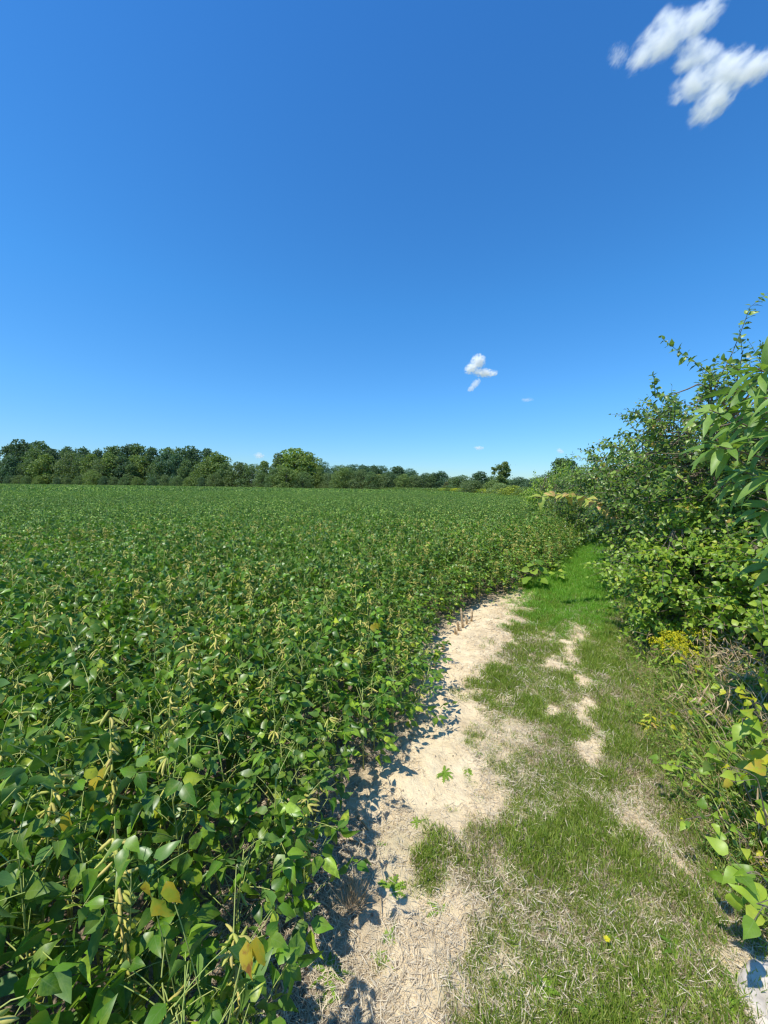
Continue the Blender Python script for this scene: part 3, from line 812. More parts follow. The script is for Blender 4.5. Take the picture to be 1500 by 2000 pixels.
rosette(745, 1655, .04, 'low weed at the edge of the bare soil under the crop', 9)

# dead tuft
c = on_ground(690, 1775); t = thing('dead_grass_tuft', 'brown dead grass tuft standing on bare soil by the crop', 'grass tuft', tuple(c))
link('blades', tuft(90, .15, .0012, .03, .42, seg=3, droopy=.25).mesh('dead blades', M['deadwood']), t)
link('root_base', clod_mesh(), t).scale = (.03, .03, .015)
# corn stubble
STUB = [((890, 1240), 'shortest leaning corn stub at the left end of the row'), ((896, 1233), 'thin corn stub second from the left'), ((904, 1228), 'tallest pale corn stub in the row at the crop edge'), ((912, 1220), 'broken corn stub right of the tallest one'),
        ((921, 1214), 'short corn stub at the right end of the row'), ((848, 1300), 'lone grey corn stub at the shaded crop edge'), ((866, 1270), 'small dark stub between the row and the lone one')]
for i, (p, lab) in enumerate(STUB):
    c = on_ground(*p); a = Acc(); h = [.09, .12, .23, .11, .14, .10, .08][i]; r = .010 + .004 * rng.random()
    ln = rng.normal(size=2) * .015
    pts = [(ln[0] * s, ln[1] * s, h * s) for s in (0, .25, .3, .6, .98, 1)]
    tube(a, pts, np.array([1.25, 1, 1.15, .95, .9, .6]) * r, 7)
    for q in range(3):
        th = rng.random() * 6.28; leaves(a, [(0, 0, h * (.3 + .2 * q))], [(math.cos(th), math.sin(th), -.4)], [(0, 0, 1)], .06, .007, droop=.5, st=3)
    o = link('corn_stub', a.mesh('corn stub', M['deadwood']), None, tuple(c)); tag(o, lab, 'corn stub', 'corn stubs left at the crop edge')
# sticks and cob
def stick(p0, p1, r, label, z=.012, name='stick', bend=.02):
    a_ = on_ground(*p0); b_ = on_ground(*p1); a = Acc(); mid = (a_ + b_) / 2 + np.array([bend, bend, .01])
    pts = bez(a_, mid, b_, 7) + np.array([0, 0, z]); o0 = pts[0].copy()
    tube(a, pts - o0, np.linspace(r, r * .6, 7) * (1 + rng.normal(size=7) * .08), 6)
    tag(link(name, a.mesh(name, M['deadwood']), None, tuple(o0)), label, name)
stick((664, 1642), (720, 1662), .006, 'pale broken stick lying on the soil at the crop edge')
stick((700, 1600), (722, 1625), .010, 'thick short corn cob piece on the bare soil', name='corn_cob', bend=.0)
stick((735, 1745), (742, 1800), .0025, 'thin dark twig standing near the dead grass tuft')
v = ray(585, 1555)
p0 = on_ground(562, 1560, .42); p1 = on_ground(592, 1592, .34)
a = Acc(); tube(a, bez(p0 - p0, (p1 - p0) / 2, p1 - p0, 5), [.003, .004, .008, .009, .004], 6)
tag(link('broken_stalk', a.mesh('broken stalk', M['deadwood']), None, tuple(p0)), 'bleached broken stalk caught in the soybean leaves', 'stalk')
# pale rock in the lower right corner
import bmesh
def rock(px, py, size, label, z=0.0, seed=1):
    rr = np.random.default_rng(seed)
    bm = bmesh.new(); bmesh.ops.create_icosphere(bm, subdivisions=4, radius=1)
    for v in bm.verts:
        c = np.array(v.co)
        f = .82 + .36 * float(fbm(c[0] * 1.4 + seed * 7, c[1] * 1.4 + c[2] * 1.1, 3)) + .05 * float(fbm(c[0] * 7 + seed, c[1] * 7 + c[2] * 5, 2))
        v.co = Vector((c[0] * f * size[0], c[1] * f * size[1], max(-.6, min(c[2], .72)) * f * size[2]))
    me = bpy.data.meshes.new('rock'); bm.to_mesh(me); bm.free(); me.materials.append(M['rock'])
    for p in me.polygons: p.use_smooth = True
    c = on_ground(px, py)
    o = link('rock', me, None, (c[0], c[1], z)); o.rotation_euler = (0.05, -.05, .5)
    return tag(o, label, 'rock')
rock(1530, 1975, (.15, .11, .05), 'large pale flat rock cut by the lower right border', .005, 3)
rock(1452, 1868, (.05, .035, .02), 'small sandy stone above the large pale rock', .0, 5)
# dandelion flower
c = on_ground(1184, 1858); t = thing('dandelion', 'single small yellow dandelion flower in the turf', 'flower', tuple(c))
a = Acc(); th = np.arange(26) * 2.4
leaves(a, np.tile([(0, 0, .045)], (26, 1)), np.stack([np.cos(th), np.sin(th), .3 + .5 * rng.random(26)], -1), np.array([0, 0, 1.0]), .012, .002, st=1)
link('flower', a.mesh('flower', M['rod']), t)
a = Acc(); tube(a, [(0, 0, 0), (.002, 0, .02), (0, 0, .045)], .0015, 5); link('stem', a.mesh('stem', M['soy_stem']), t)

# upright leafy plants -------------------------------------------------
def leafy_plant(name, label, cat, base, tip, n, L, W, mat, prof='ovate', lean_up=.35, stem_r=.004, petiole=.05, extra=None, group=None, rootname='foliage'):
    base = np.asarray(base, float); tip = np.asarray(tip, float)
    t = thing(name, label, cat, tuple(base), 0, group)
    sm, fo = Acc(), Acc()
    rel = tip - base
    midp = rel * .5 + np.array([rng.normal() * .03, rng.normal() * .03, .05 * np.linalg.norm(rel)])
    cur = bez((0, 0, 0), midp, rel, 14)
    tube(sm, cur, np.linspace(stem_r, stem_r * .35, 14), 6)
    P, D, U, Ls = [], [], [], []
    for i in range(n):
        s = .25 + .75 * (i + rng.random() * .6) / n; s = min(s, 1)
        c = cur[int(s * 13)]; th = i * 2.4 + rng.random() * .4
        d = unit(np.array([math.cos(th), math.sin(th), lean_up + rng.normal() * .2]))
        e = c + d * petiole * (1.2 - .6 * s)
        tube(sm, [c, (c + e) / 2 + np.array([0, 0, .006]), e], stem_r * .35, 4, False)
        P.append(e); D.append(unit(d + np.array([0, 0, -.35]))); U.append(unit(np.array([-.3, -.2, 1]) + rng.normal(size=3) * .35)); Ls.append(L * (1.15 - .55 * s) * (.8 + .4 * rng.random()))
    Ls = np.array(Ls)
    leaves(fo, P, np.array(D), np.array(U), Ls, Ls * W, fold=.18, droop=.3, prof=prof, st=5)
    link('stem', sm.mesh('stem', M['soy_stem']), t)
    link(rootname, fo.mesh('leaves', M[mat]), t)
    return t, cur
b = on_ground(1046, 1152)
leafy_plant('broadleaf_weed', 'bright green broad-leaved weed standing at the crop corner above the sand', 'weed', b, b + np.array([-.05, 0, .50]), 16, .19, .36, 'weed', 'round', petiole=.09)
b = on_ground(1084, 1138)
leafy_plant('broadleaf_weed', 'smaller darker leafy weed right of the bright green one at the crop corner', 'weed', b, b + np.array([.05, 0, .36]), 14, .11, .32, 'shrub_light', petiole=.07)

# goldenrods: yellow plumes over a leafy stem
def goldenrod(px, py, Y, label, h=None, n=9):
    tip = at_y(px, py, Y); b = np.array([tip[0] + .03, tip[1] + .05, 0])
    t, cur = leafy_plant('goldenrod', label, 'goldenrod', b, tip, 26, .085, .10, 'weed', 'lance', petiole=.005)
    a = Acc(); top = cur[-1]
    for i in range(n):
        th = i * 2.4; s = i / n
        e = top + np.array([math.cos(th) * .10, math.sin(th) * .10, -.02 - .07 * s])
        c = bez(top + np.array([0, 0, -.10 * s]), (top + e) / 2 + np.array([0, 0, .04]), e, 8)
        m = 48; q = c[rng.integers(1, 8, m)] + rng.normal(size=(m, 3)) * .005
        leaves(a, q, rdir(m, .8), rdir(m), .013, .005, st=1)
    link('flower_plume', a.mesh('flower plume', M['rod']), t)
goldenrod(1318, 1238, 3.0, 'goldenrod with flat yellow plumes left of the others under the bush', n=12)
goldenrod(1375, 1232, 3.0, 'goldenrod with a single yellow plume in front of the dark hollow')
goldenrod(1335, 1262, 2.8, 'lower goldenrod with fading yellow plumes below its two neighbours')
goldenrod(1292, 1250, 3.1, 'slender pale goldenrod at the left of the yellow-flowered group')
# ragweed-like spikes
for (px, py, Y, lab) in ((1370, 1340, 2.55, 'tall weed with a green seed spike in front of the goldenrods'), (1395, 1300, 2.7, 'weed with thin toothed leaves behind the tall seed spike'), (1335, 1455, 1.95, 'orange-tinged seed spike in the middle of the verge'), (1270, 1390, 2.4, 'yellowing forked weed at the edge of the mown strip'),
                         (1265, 1190, 3.5, 'green foxtail weed growing below the front bush'), (1250, 1240, 3.3, 'leafy weed with hanging leaves left of the goldenrods')):
    tip = at_y(px, py, Y); b = np.array([tip[0] + .02, tip[1] + .03, 0])
    t, cur = leafy_plant('tall_weed', lab, 'weed', b, tip, 18, .07, .11, 'weed' if 'yellow' not in lab else 'yellow', 'lance', petiole=.006)
    if 'spike' in lab or 'foxtail' in lab:
        a = Acc(); top = cur[-1]; m = 130
        s = rng.random(m); q = top + np.array([0, 0, -.02]) + np.stack([rng.normal(size=m) * .004, rng.normal(size=m) * .004, s * .12], -1)
        leaves(a, q, rdir(m, .9), rdir(m), .011, .0025, st=1)
        link('seed_head', a.mesh('seed head', M['pod']), t)
# sprawling vines with big leaves on the right border
def vine(pts, Y, label, L, mat, n=8, W=.42, name='vine', cat='vine'):
    P = [at_y(px, py, y) for (px, py), y in zip(pts, Y)]
    base = np.array([P[0][0] + .08, P[0][1] + .05, 0])
    t = thing(name, label, cat, tuple(base))
    sm, fo = Acc(), Acc()
    line = np.array([base] + P) - base
    tt = np.linspace(0, len(line) - 1, 20); cur = np.stack([np.interp(tt, range(len(line)), line[:, k]) for k in range(3)], -1)
    cur[1:-1] = (cur[:-2] + cur[2:] + cur[1:-1] * 2) / 4
    tube(sm, cur, np.linspace(.004, .0015, 20), 5)
    pp, dd, uu, ll = [], [], [], []
    n = int(n * 2.2); L *= .8; W = .34
    for i in range(n):
        c = cur[min(19, int(3 + 16.9 * i / max(1, n - 1)))]
        d = unit(np.array([-.5, -.5, .1]) + rng.normal(size=3) * .8); e = c + d * (.02 + .06 * rng.random())
        tube(sm, [c, e], .0012, 4, False)
        pp.append(e); dd.append(unit(d + np.array([0, 0, -.25]))); uu.append(unit(np.array([-.3, -.3, .9]) + rng.normal(size=3) * .6)); ll.append(L * (.7 + .5 * rng.random()))
    ll = np.array(ll)
    leaves(fo, pp, np.array(dd), np.array(uu), ll, ll * W, fold=.15 + .2 * rng.random(n), droop=.25 + .3 * rng.random(n), prof='ovate', st=6, curl=rng.normal(size=n) * .12)
    link('stem', sm.mesh('stem', M['twig']), t); link('foliage', fo.mesh('vine leaves', M[mat]), t)
vine([(1500, 1320), (1480, 1225), (1460, 1215)], [2.2, 2.2, 2.2], 'vine with yellow and reddish leaves at the right border under the bush', .06, 'yellow', 6)
vine([(1510, 1380), (1495, 1300), (1475, 1285)], [2.0, 2.0, 2.0], 'vine with drooping bright yellow leaves below the reddish one', .075, 'yellow', 6)
vine([(1520, 1520), (1500, 1400), (1470, 1375)], [1.5, 1.5, 1.5], 'vine with large yellow and lime leaves halfway down the right border', .085, 'yellow', 6)
vine([(1520, 1540), (1500, 1440), (1450, 1390)], [1.55, 1.55, 1.6], 'vine with large green leaves behind the yellow one', .085, 'shrub_light', 5)
vine([(1480, 1600), (1440, 1500), (1400, 1490)], [1.5, 1.55, 1.6], 'low vine with lime green round leaves in the verge', .065, 'shrub_light', 8)
vine([(1500, 1620), (1480, 1520), (1455, 1505)], [1.4, 1.4, 1.4], 'low vine with two yellow leaves next to the lime one', .06, 'yellow', 3)
vine([(1520, 1760), (1480, 1700), (1420, 1715)], [1.15, 1.15, 1.15], 'vine with broad lime leaves lying over the lower verge', .075, 'shrub_light', 8)
vine([(1530, 1830), (1500, 1770), (1478, 1765)], [1.05, 1.05, 1.05], 'lowest vine with a drooping broad leaf above the rock', .08, 'shrub_light', 4)
vine([(1420, 1420), (1360, 1380), (1290, 1400)], [2.1, 2.2, 2.3], 'creeper with small yellow and lime leaves in the middle of the verge', .05, 'yellow', 7)
vine([(1400, 1560), (1350, 1500), (1285, 1490)], [1.75, 1.8, 1.85], 'creeper of small lime leaves at the mown edge of the verge', .05, 'shrub_light', 9)
vine([(1460, 1640), (1400, 1590), (1340, 1600)], [1.45, 1.5, 1.5], 'leafy green creeper spilling over the mown edge low in the verge', .05, 'shrub_light', 9)
vine([(1500, 1480), (1470, 1350), (1420, 1340)], [1.9, 1.95, 2.0], 'climber with lime leaves standing against the dark hollow', .06, 'yellow', 8)
vine([(1390, 1330), (1360, 1295), (1330, 1290)], [2.7, 2.7, 2.7], 'low plant with two pink-edged yellow leaves beneath the goldenrods', .075, 'yellow', 4, name='yellow_weed', cat='weed')

# ------------------------------------------------------------------ bushes on the right
def bush(name, label, cat, base, ctr, rad, n_twigs, leafL, mat, stems=10, seed=0, explicit=(), leafW=.27, per=11, hollow=None, twigL=.42, st=3, group=None, extra=None):
    """stems arch from the base to an uneven envelope; twigs carry opposite leaves"""
    base = np.asarray(base, float); ctr = np.asarray(ctr, float); rad = np.asarray(rad, float)
    t = thing(name, label, cat, tuple(base), 0, group)
    br, fo = Acc(), Acc()
    nodes = []
    for i in range(stems):
        th = i * 2.4 + rng.random(); u = rng.random() ** .5
        end = ctr + rad * np.array([math.cos(th) * u * .85, math.sin(th) * u * .85, (.25 + .7 * math.sqrt(max(0, 1 - u * u)))])
        b0 = base + np.array([math.cos(th), math.sin(th), 0]) * .18
        c = bez(b0, np.array([b0[0] * .75 + end[0] * .25, b0[1] * .75 + end[1] * .25, end[2] * 1.05]), end, 12)
        c[1:-1] += rng.normal(size=(10, 3)) * .02
        tube(br, c - base, np.linspace(.018, .004, 12), 6); nodes.append(c[2:])
    nodes = np.concatenate(nodes)
    ends, dirs, lens = [], [], []
    cnt = 0
    while cnt < n_twigs:
        m = 400
        d = rdir(m); f = rng.random(m) ** .33
        lump = .78 + .50 * fbm(np.arctan2(d[:, 1], d[:, 0]) * 2.2 + seed * 3 + 20, d[:, 2] * 3.2 + seed, 3)
        q = ctr + d * rad * (f * lump)[:, None]
        out = unit(d * np.array([1, 1, .8]) + np.array([-.05, -.05, .25]) + rng.normal(size=(m, 3)) * .45)
        k = q[:, 2] > .12
        if hollow is not None:
            k &= ~(np.linalg.norm((q - hollow[0]) / hollow[1], axis=-1) < 1)
        ends.append(q[k]); dirs.append(out[k]); cnt += k.sum()
    q = np.concatenate(ends)[:n_twigs]; dr = np.concatenate(dirs)[:n_twigs]
    twigs = []
    for i in range(n_twigs):
        L = twigL * (.6 + .8 * rng.random())
        s = q[i] - dr[i] * L * .5; e = q[i] + dr[i] * L * .5 + np.array([0, 0, -.10 * L])
        twigs.append((bez(s, (s + e) / 2 + np.array([0, 0, .10 * L]), e, 6), True))
    for pl in explicit: twigs.append((np.array(pl), False))
    P, D, U, Ls = [], [], [], []
    for c, conn in twigs:
        tt = np.linspace(0, len(c) - 1, 9); cc = np.stack([np.interp(tt, range(len(c)), c[:, k]) for k in range(3)], -1)
        tube(br, cc - base, np.linspace(.0042, .0012, 9), 4, False)
        if conn and rng.random() < .4:
            j = np.argmin(np.linalg.norm(nodes - cc[0], axis=1)); 
            tube(br, bez(nodes[j] - base, (nodes[j] + cc[0]) / 2 - base + np.array([0, 0, -.04]), cc[0] - base, 5), [.007, .006, .005, .0045, .0042], 4, False)
        if not conn:
            j = np.argmin(np.linalg.norm(nodes - cc[0], axis=1))
            tube(br, bez(nodes[j] - base, (nodes[j] + cc[0]) / 2 - base, cc[0] - base, 6), np.linspace(.009, .0042, 6), 5, False)
        length = np.linalg.norm(np.diff(cc, axis=0), axis=1).sum()
        m = max(4, int(length / .038)) if not conn else per
        ax = unit(np.gradient(cc, axis=0)); ph = rng.random() * 3.14
        for k in range(m):
            s = .08 + .92 * k / (m - 1) if m > 1 else 1; f = s * 8; i0 = min(7, int(f)); fr = f - i0
            p = cc[i0] * (1 - fr) + cc[i0 + 1] * fr; a = ax[i0]
            ph += 1.57 * .9
            ref = unit(np.cross(a, np.array([.1, .2, 1.0]))); ref2 = np.cross(ref, a)
            sd = ref * math.cos(ph) + ref2 * math.sin(ph)
            for sg in (1, -1):
                if k == m - 1 and sg == -1: continue
                d = unit(a * .55 + sd * sg + rng.normal(size=3) * .25 + np.array([0, 0, -.15])) if k < m - 1 else a
                P.append(p + d * .004); D.append(d)
                U.append(unit(np.array([-.5, -.25, .85]) + rng.normal(size=3) * .5))
                Ls.append(leafL * (.65 + .5 * rng.random()) * (1 - .45 * max(0, s - .7) / .3))
    Ls = np.array(Ls)
    leaves(fo, np.array(P) - base, np.array(D), np.array(U), Ls, Ls * (leafW + .06 * rng.random(len(Ls))), fold=.25 + rng.normal(size=len(Ls)) * .12, droop=.2 + .25 * rng.random(len(Ls)), prof='oval', st=st, curl=rng.normal(size=len(Ls)) * .05)
    link('branches', br.mesh('bush branches', M['twig']), t)
    link('foliage', fo.mesh('bush foliage', M[mat]), t)
    return t

def pl(pts, Y0, Y1):
    n = len(pts); return [at_y(px, py, Y0 + (Y1 - Y0) * i / (n - 1)) for i, (px, py) in enumerate(pts)]
# A: nearest tall bush, whose arching shoots stand against the sky
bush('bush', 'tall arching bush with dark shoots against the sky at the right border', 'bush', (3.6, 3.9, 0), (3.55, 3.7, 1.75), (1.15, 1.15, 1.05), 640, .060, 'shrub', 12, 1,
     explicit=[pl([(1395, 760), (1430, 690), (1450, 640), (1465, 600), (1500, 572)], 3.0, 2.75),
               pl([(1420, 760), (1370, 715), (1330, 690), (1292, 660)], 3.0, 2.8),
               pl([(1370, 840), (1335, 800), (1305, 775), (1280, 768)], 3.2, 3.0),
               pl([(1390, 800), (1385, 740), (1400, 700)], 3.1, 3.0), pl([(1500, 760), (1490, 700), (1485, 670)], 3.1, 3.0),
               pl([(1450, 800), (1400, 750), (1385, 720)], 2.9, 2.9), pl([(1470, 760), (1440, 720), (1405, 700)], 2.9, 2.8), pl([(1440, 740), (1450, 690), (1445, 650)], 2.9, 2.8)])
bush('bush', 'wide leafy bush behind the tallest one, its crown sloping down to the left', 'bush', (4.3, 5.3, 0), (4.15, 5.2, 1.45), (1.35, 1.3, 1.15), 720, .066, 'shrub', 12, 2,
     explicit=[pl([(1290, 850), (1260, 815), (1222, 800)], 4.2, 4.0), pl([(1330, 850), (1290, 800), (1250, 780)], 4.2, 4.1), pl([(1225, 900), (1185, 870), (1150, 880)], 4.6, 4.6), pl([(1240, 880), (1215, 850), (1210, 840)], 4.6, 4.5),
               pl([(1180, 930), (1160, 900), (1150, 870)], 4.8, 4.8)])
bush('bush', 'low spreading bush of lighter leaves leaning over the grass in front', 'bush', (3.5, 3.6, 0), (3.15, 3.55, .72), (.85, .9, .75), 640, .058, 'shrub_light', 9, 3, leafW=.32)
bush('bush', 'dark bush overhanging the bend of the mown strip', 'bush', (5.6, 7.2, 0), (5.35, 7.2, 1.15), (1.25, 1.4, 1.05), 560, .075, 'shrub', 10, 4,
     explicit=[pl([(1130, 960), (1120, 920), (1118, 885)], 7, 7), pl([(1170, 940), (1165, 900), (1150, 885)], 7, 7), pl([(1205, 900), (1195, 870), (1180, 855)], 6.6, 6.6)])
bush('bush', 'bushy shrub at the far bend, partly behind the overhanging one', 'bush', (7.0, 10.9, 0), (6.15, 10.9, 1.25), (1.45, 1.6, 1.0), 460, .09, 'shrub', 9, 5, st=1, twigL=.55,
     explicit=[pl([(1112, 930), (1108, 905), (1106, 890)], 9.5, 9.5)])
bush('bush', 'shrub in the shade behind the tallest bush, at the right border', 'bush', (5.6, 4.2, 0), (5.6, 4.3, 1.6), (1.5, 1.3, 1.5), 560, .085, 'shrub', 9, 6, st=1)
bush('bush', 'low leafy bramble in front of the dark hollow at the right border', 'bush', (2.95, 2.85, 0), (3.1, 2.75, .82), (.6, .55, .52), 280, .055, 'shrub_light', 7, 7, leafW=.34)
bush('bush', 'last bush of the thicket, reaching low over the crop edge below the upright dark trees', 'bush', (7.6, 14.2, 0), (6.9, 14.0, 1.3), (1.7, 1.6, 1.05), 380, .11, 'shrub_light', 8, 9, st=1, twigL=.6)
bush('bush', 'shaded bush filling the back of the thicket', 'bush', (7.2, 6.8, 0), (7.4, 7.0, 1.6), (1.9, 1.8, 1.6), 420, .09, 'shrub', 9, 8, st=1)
# shoot with tan and yellow leaves sticking out over the crop
t = thing('yellowing_branch', 'slender sapling whose tan and yellow leaves reach out over the crop', 'sapling', (4.1, 6.0, 0))
sm, fo = Acc(), Acc(); b0 = np.array([4.1, 6.0, 0])
main = np.array([b0, (3.9, 6.0, .8)] + pl([(1190, 990), (1120, 962), (1045, 972)], 5.0, 4.6)) - b0
tt = np.linspace(0, 4, 24); cur = np.stack([np.interp(tt, range(5), main[:, k]) for k in range(3)], -1); cur[1:-1] = (cur[:-2] + cur[1:-1] + cur[2:]) / 3
tube(sm, cur, np.linspace(.012, .003, 24), 5)
P, D, U = [], [], []
for i in range(26):
    c = cur[10 + i // 2]; d = unit(np.array([-.8, -.5, -.35]) + rng.normal(size=3) * .45); P.append(c); D.append(d); U.append(unit(np.array([-.4, -.5, .9]) + rng.normal(size=3) * .4))
leaves(fo, P, np.array(D), np.array(U), .12 + .05 * rng.random(26), .038, fold=.2, droop=.4, st=5)
link('stem', sm.mesh('stem', M['twig']), t); link('foliage', fo.mesh('foliage', M['tan']), t)

# near sapling with long leaves in whorls
t = thing('sapling', 'near sapling with clusters of long green leaves entering at the right border', 'sapling', (2.3, 1.75, 0))
b0 = np.array([2.3, 1.75, 0]); sm, fo = Acc(), Acc()
trunk = bez((0, 0, 0), (-.05, 0, 1.2), (-.15, -.05, 2.3), 12); tube(sm, trunk, np.linspace(.03, .008, 12), 8)
P, D, U, Ls = [], [], [], []
WH = [(1385, 800, 1.75), (1395, 872, 1.7), (1480, 720, 1.6), (1470, 800, 1.65), (1505, 850, 1.55), (1440, 830, 1.9), (1500, 930, 1.6), (1440, 760, 1.8), (1490, 990, 1.7), (1525, 770, 1.5), (1450, 920, 1.9), (1420, 940, 2.0), (1530, 1050, 1.6), (1500, 1100, 1.8)]
EXTRA = [tuple(b0 + np.array([math.cos(q * 2.4) * (.45 + .1 * (q % 3)), math.sin(q * 2.4) * (.4 + .1 * (q % 2)), .9 + q * .085])) for q in range(19)]
EXTRA = [e_ for e_ in EXTRA if project(np.array(e_))[0] > 1560]
for wh in WH + EXTRA:
    e = (at_y(*wh) if wh in WH else np.array(wh)) - b0; k = int(np.clip(e[2] / 2.3 * 11 - 1.5, 0, 11)); s0 = trunk[k]
    c = bez(s0, (s0 + e) / 2 + np.array([0, 0, .10]), e, 8); tube(sm, c, np.linspace(.008, .0025, 8), 5)
    a = unit(c[-1] - c[-2]); ref = unit(np.cross(a, (0, 0, 1.0))); r2_ = np.cross(ref, a)
    for j in range(11):
        th = j * 2.4; f = j / 11
        d = unit(a * (.35 + .5 * f) + ref * math.cos(th) + r2_ * math.sin(th) * .8 + np.array([0, 0, -.12]))
        P.append(c[-1] - a * (.10 * (1 - f))); D.append(d); U.append(unit(np.array([-.3, -.2, 1]) + rng.normal(size=3) * .3)); Ls.append(.10 + .05 * rng.random())
Ls = np.array(Ls)
leaves(fo, P, np.array(D), np.array(U), Ls, Ls * .135, fold=.4, droop=.35 + .2 * rng.random(len(Ls)), prof='lance', st=6)
link('trunk', sm.mesh('sapling trunk', M['twig']), t); link('foliage', fo.mesh('sapling foliage', M['sapling']), t)

# ------------------------------------------------------------------ trees
def crown(H, Wd, nb, nl, leaf, lo=.12, gaps=.0, seed=0):
    a = Acc()
    cs, rs = [], []
    for i in range(nb):
        z = lo + (1 - lo) * (i + rng.random()) / nb
        prof = math.sin(math.pi * min(1, .18 + z * .80)) ** .6
        r = Wd / 2 * prof * (.25 + .75 * rng.random() ** .6); th = i * 2.4 + rng.random()
        cs.append((math.cos(th) * r * .72, math.sin(th) * r * .72, z * H * .93)); rs.append(Wd * (.15 + .11 * rng.random()) * (1 - .25 * z))
    cs = np.array(cs); rs = np.array(rs)
    w = rs ** 2; w = w / w.sum(); k = rng.choice(nb, nl, p=w)
    d = rdir(nl, .25); rad = rs[k] * (.55 + .5 * rng.random(nl) ** .6)
    P = cs[k] + d * rad[:, None] * np.array([1, 1, .78])
    P = P[P[:, 2] > .15]; d = d[:len(P)]
    nl = len(P); d = unit(P - cs[k][:nl] + 1e-6) if False else d
    D = unit(rdir(nl) + np.array([0, 0, -.2])); U = unit(d * 1.1 + rdir(nl) * .8 + np.array([0, 0, .3]))
    s = leaf * (.6 + .7 * rng.random(nl))
    leaves(a, P, D, U, s, s * .42, fold=.1, droop=.2, st=1)
    return a.mesh('tree crown', M['tree'])
def trunk_mesh(H, r):
    a = Acc(); tube(a, [(0, 0, -.1), (.02 * H, 0, H * .3), (0, .02 * H, H * .6), (.01 * H, 0, H * .85)], [r, r * .8, r * .5, r * .15], 7)
    for i in range(6):
        th = i * 2.4; z = H * (.25 + .09 * i); L = H * .22
        tube(a, bez((0, 0, z), (math.cos(th) * L * .5, math.sin(th) * L * .5, z + L * .3), (math.cos(th) * L, math.sin(th) * L, z + L * .8), 5), np.linspace(r * .4, r * .08, 5), 5, False)
    return a.mesh('tree trunk', M['bark'])
CR_BIG = [crown(10, 8.5, 26, 6500, .42, .05) for i in range(6)]
CR_SM = [crown(10, 11, 20, 4500, .40, .03) for i in range(4)]
CR_TALL = [crown(10, 6.0, 24, 5200, .36, .04) for i in range(3)]
TR = trunk_mesh(10, .22)
def tree(px, top_py, Y, w=1.0, col=(1, 1, 1), kind=0, label='', group=None, name='tree', cat='tree', zb=0.0, rz=None):
    top = at_y(px, top_py, Y); H = max(1.0, top[2] - zb)
    src = (CR_BIG, CR_SM, CR_TALL)[kind]
    t = thing(name, label, cat, (top[0], top[1], zb), rng.random() * 6.28 if rz is None else rz, group)
    s = H / 10; t.scale = (s * w, s * w, s)
    c = link('crown', src[int(rng.integers(0, len(src)))], t); c.color = (*col, 1)
    link('trunk', TR, t)
    return t
DK = (.58, .70, .98); MD = (.85, .93, 1.0); LT = (1.15, 1.15, .95); YL = (1.9, 1.45, .9); OL = (.95, .95, 1.05); BL = (.60, .78, 1.2)  # crown tints; the bluish ones put distance haze into the colour
G1 = 'dark trees of the left woodland'; G2 = 'mid green trees at the front of the left woodland'
back = [(-60, 862), (-25, 868), (15, 864), (45, 860), (75, 859), (100, 874), (130, 868), (165, 872), (190, 876), (222, 868), (250, 864), (268, 862), (295, 870), (322, 868), (350, 876), (380, 870), (402, 874)]
for i, (px, ty) in enumerate(back):
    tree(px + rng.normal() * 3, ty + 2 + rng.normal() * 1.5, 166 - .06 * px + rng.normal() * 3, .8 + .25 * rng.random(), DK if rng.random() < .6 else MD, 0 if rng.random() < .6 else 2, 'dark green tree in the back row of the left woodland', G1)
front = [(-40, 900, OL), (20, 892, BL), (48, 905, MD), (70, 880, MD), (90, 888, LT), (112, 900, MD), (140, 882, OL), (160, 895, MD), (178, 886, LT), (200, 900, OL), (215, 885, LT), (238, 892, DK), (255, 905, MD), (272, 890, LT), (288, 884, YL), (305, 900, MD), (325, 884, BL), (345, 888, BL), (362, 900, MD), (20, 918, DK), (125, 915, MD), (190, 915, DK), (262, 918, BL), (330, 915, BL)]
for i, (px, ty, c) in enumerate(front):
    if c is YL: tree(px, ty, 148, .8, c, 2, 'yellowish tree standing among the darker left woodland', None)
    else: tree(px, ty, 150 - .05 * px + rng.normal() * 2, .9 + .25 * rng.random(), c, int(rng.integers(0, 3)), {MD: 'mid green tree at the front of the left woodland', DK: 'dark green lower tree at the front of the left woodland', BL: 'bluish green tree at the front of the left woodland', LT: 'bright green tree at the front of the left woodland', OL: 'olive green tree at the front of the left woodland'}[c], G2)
G3 = 'low bushes along the foot of the woodland'
for i in range(20):
    px = -40 + i * 24 + rng.normal() * 4
    tree(px, 930 + rng.normal() * 4, 143 - .07 * px, 1.2, [MD, LT, DK, OL][i % 4], 1, 'low bush at the foot of the left woodland beside the crop', G3, 'shrub', 'shrub')
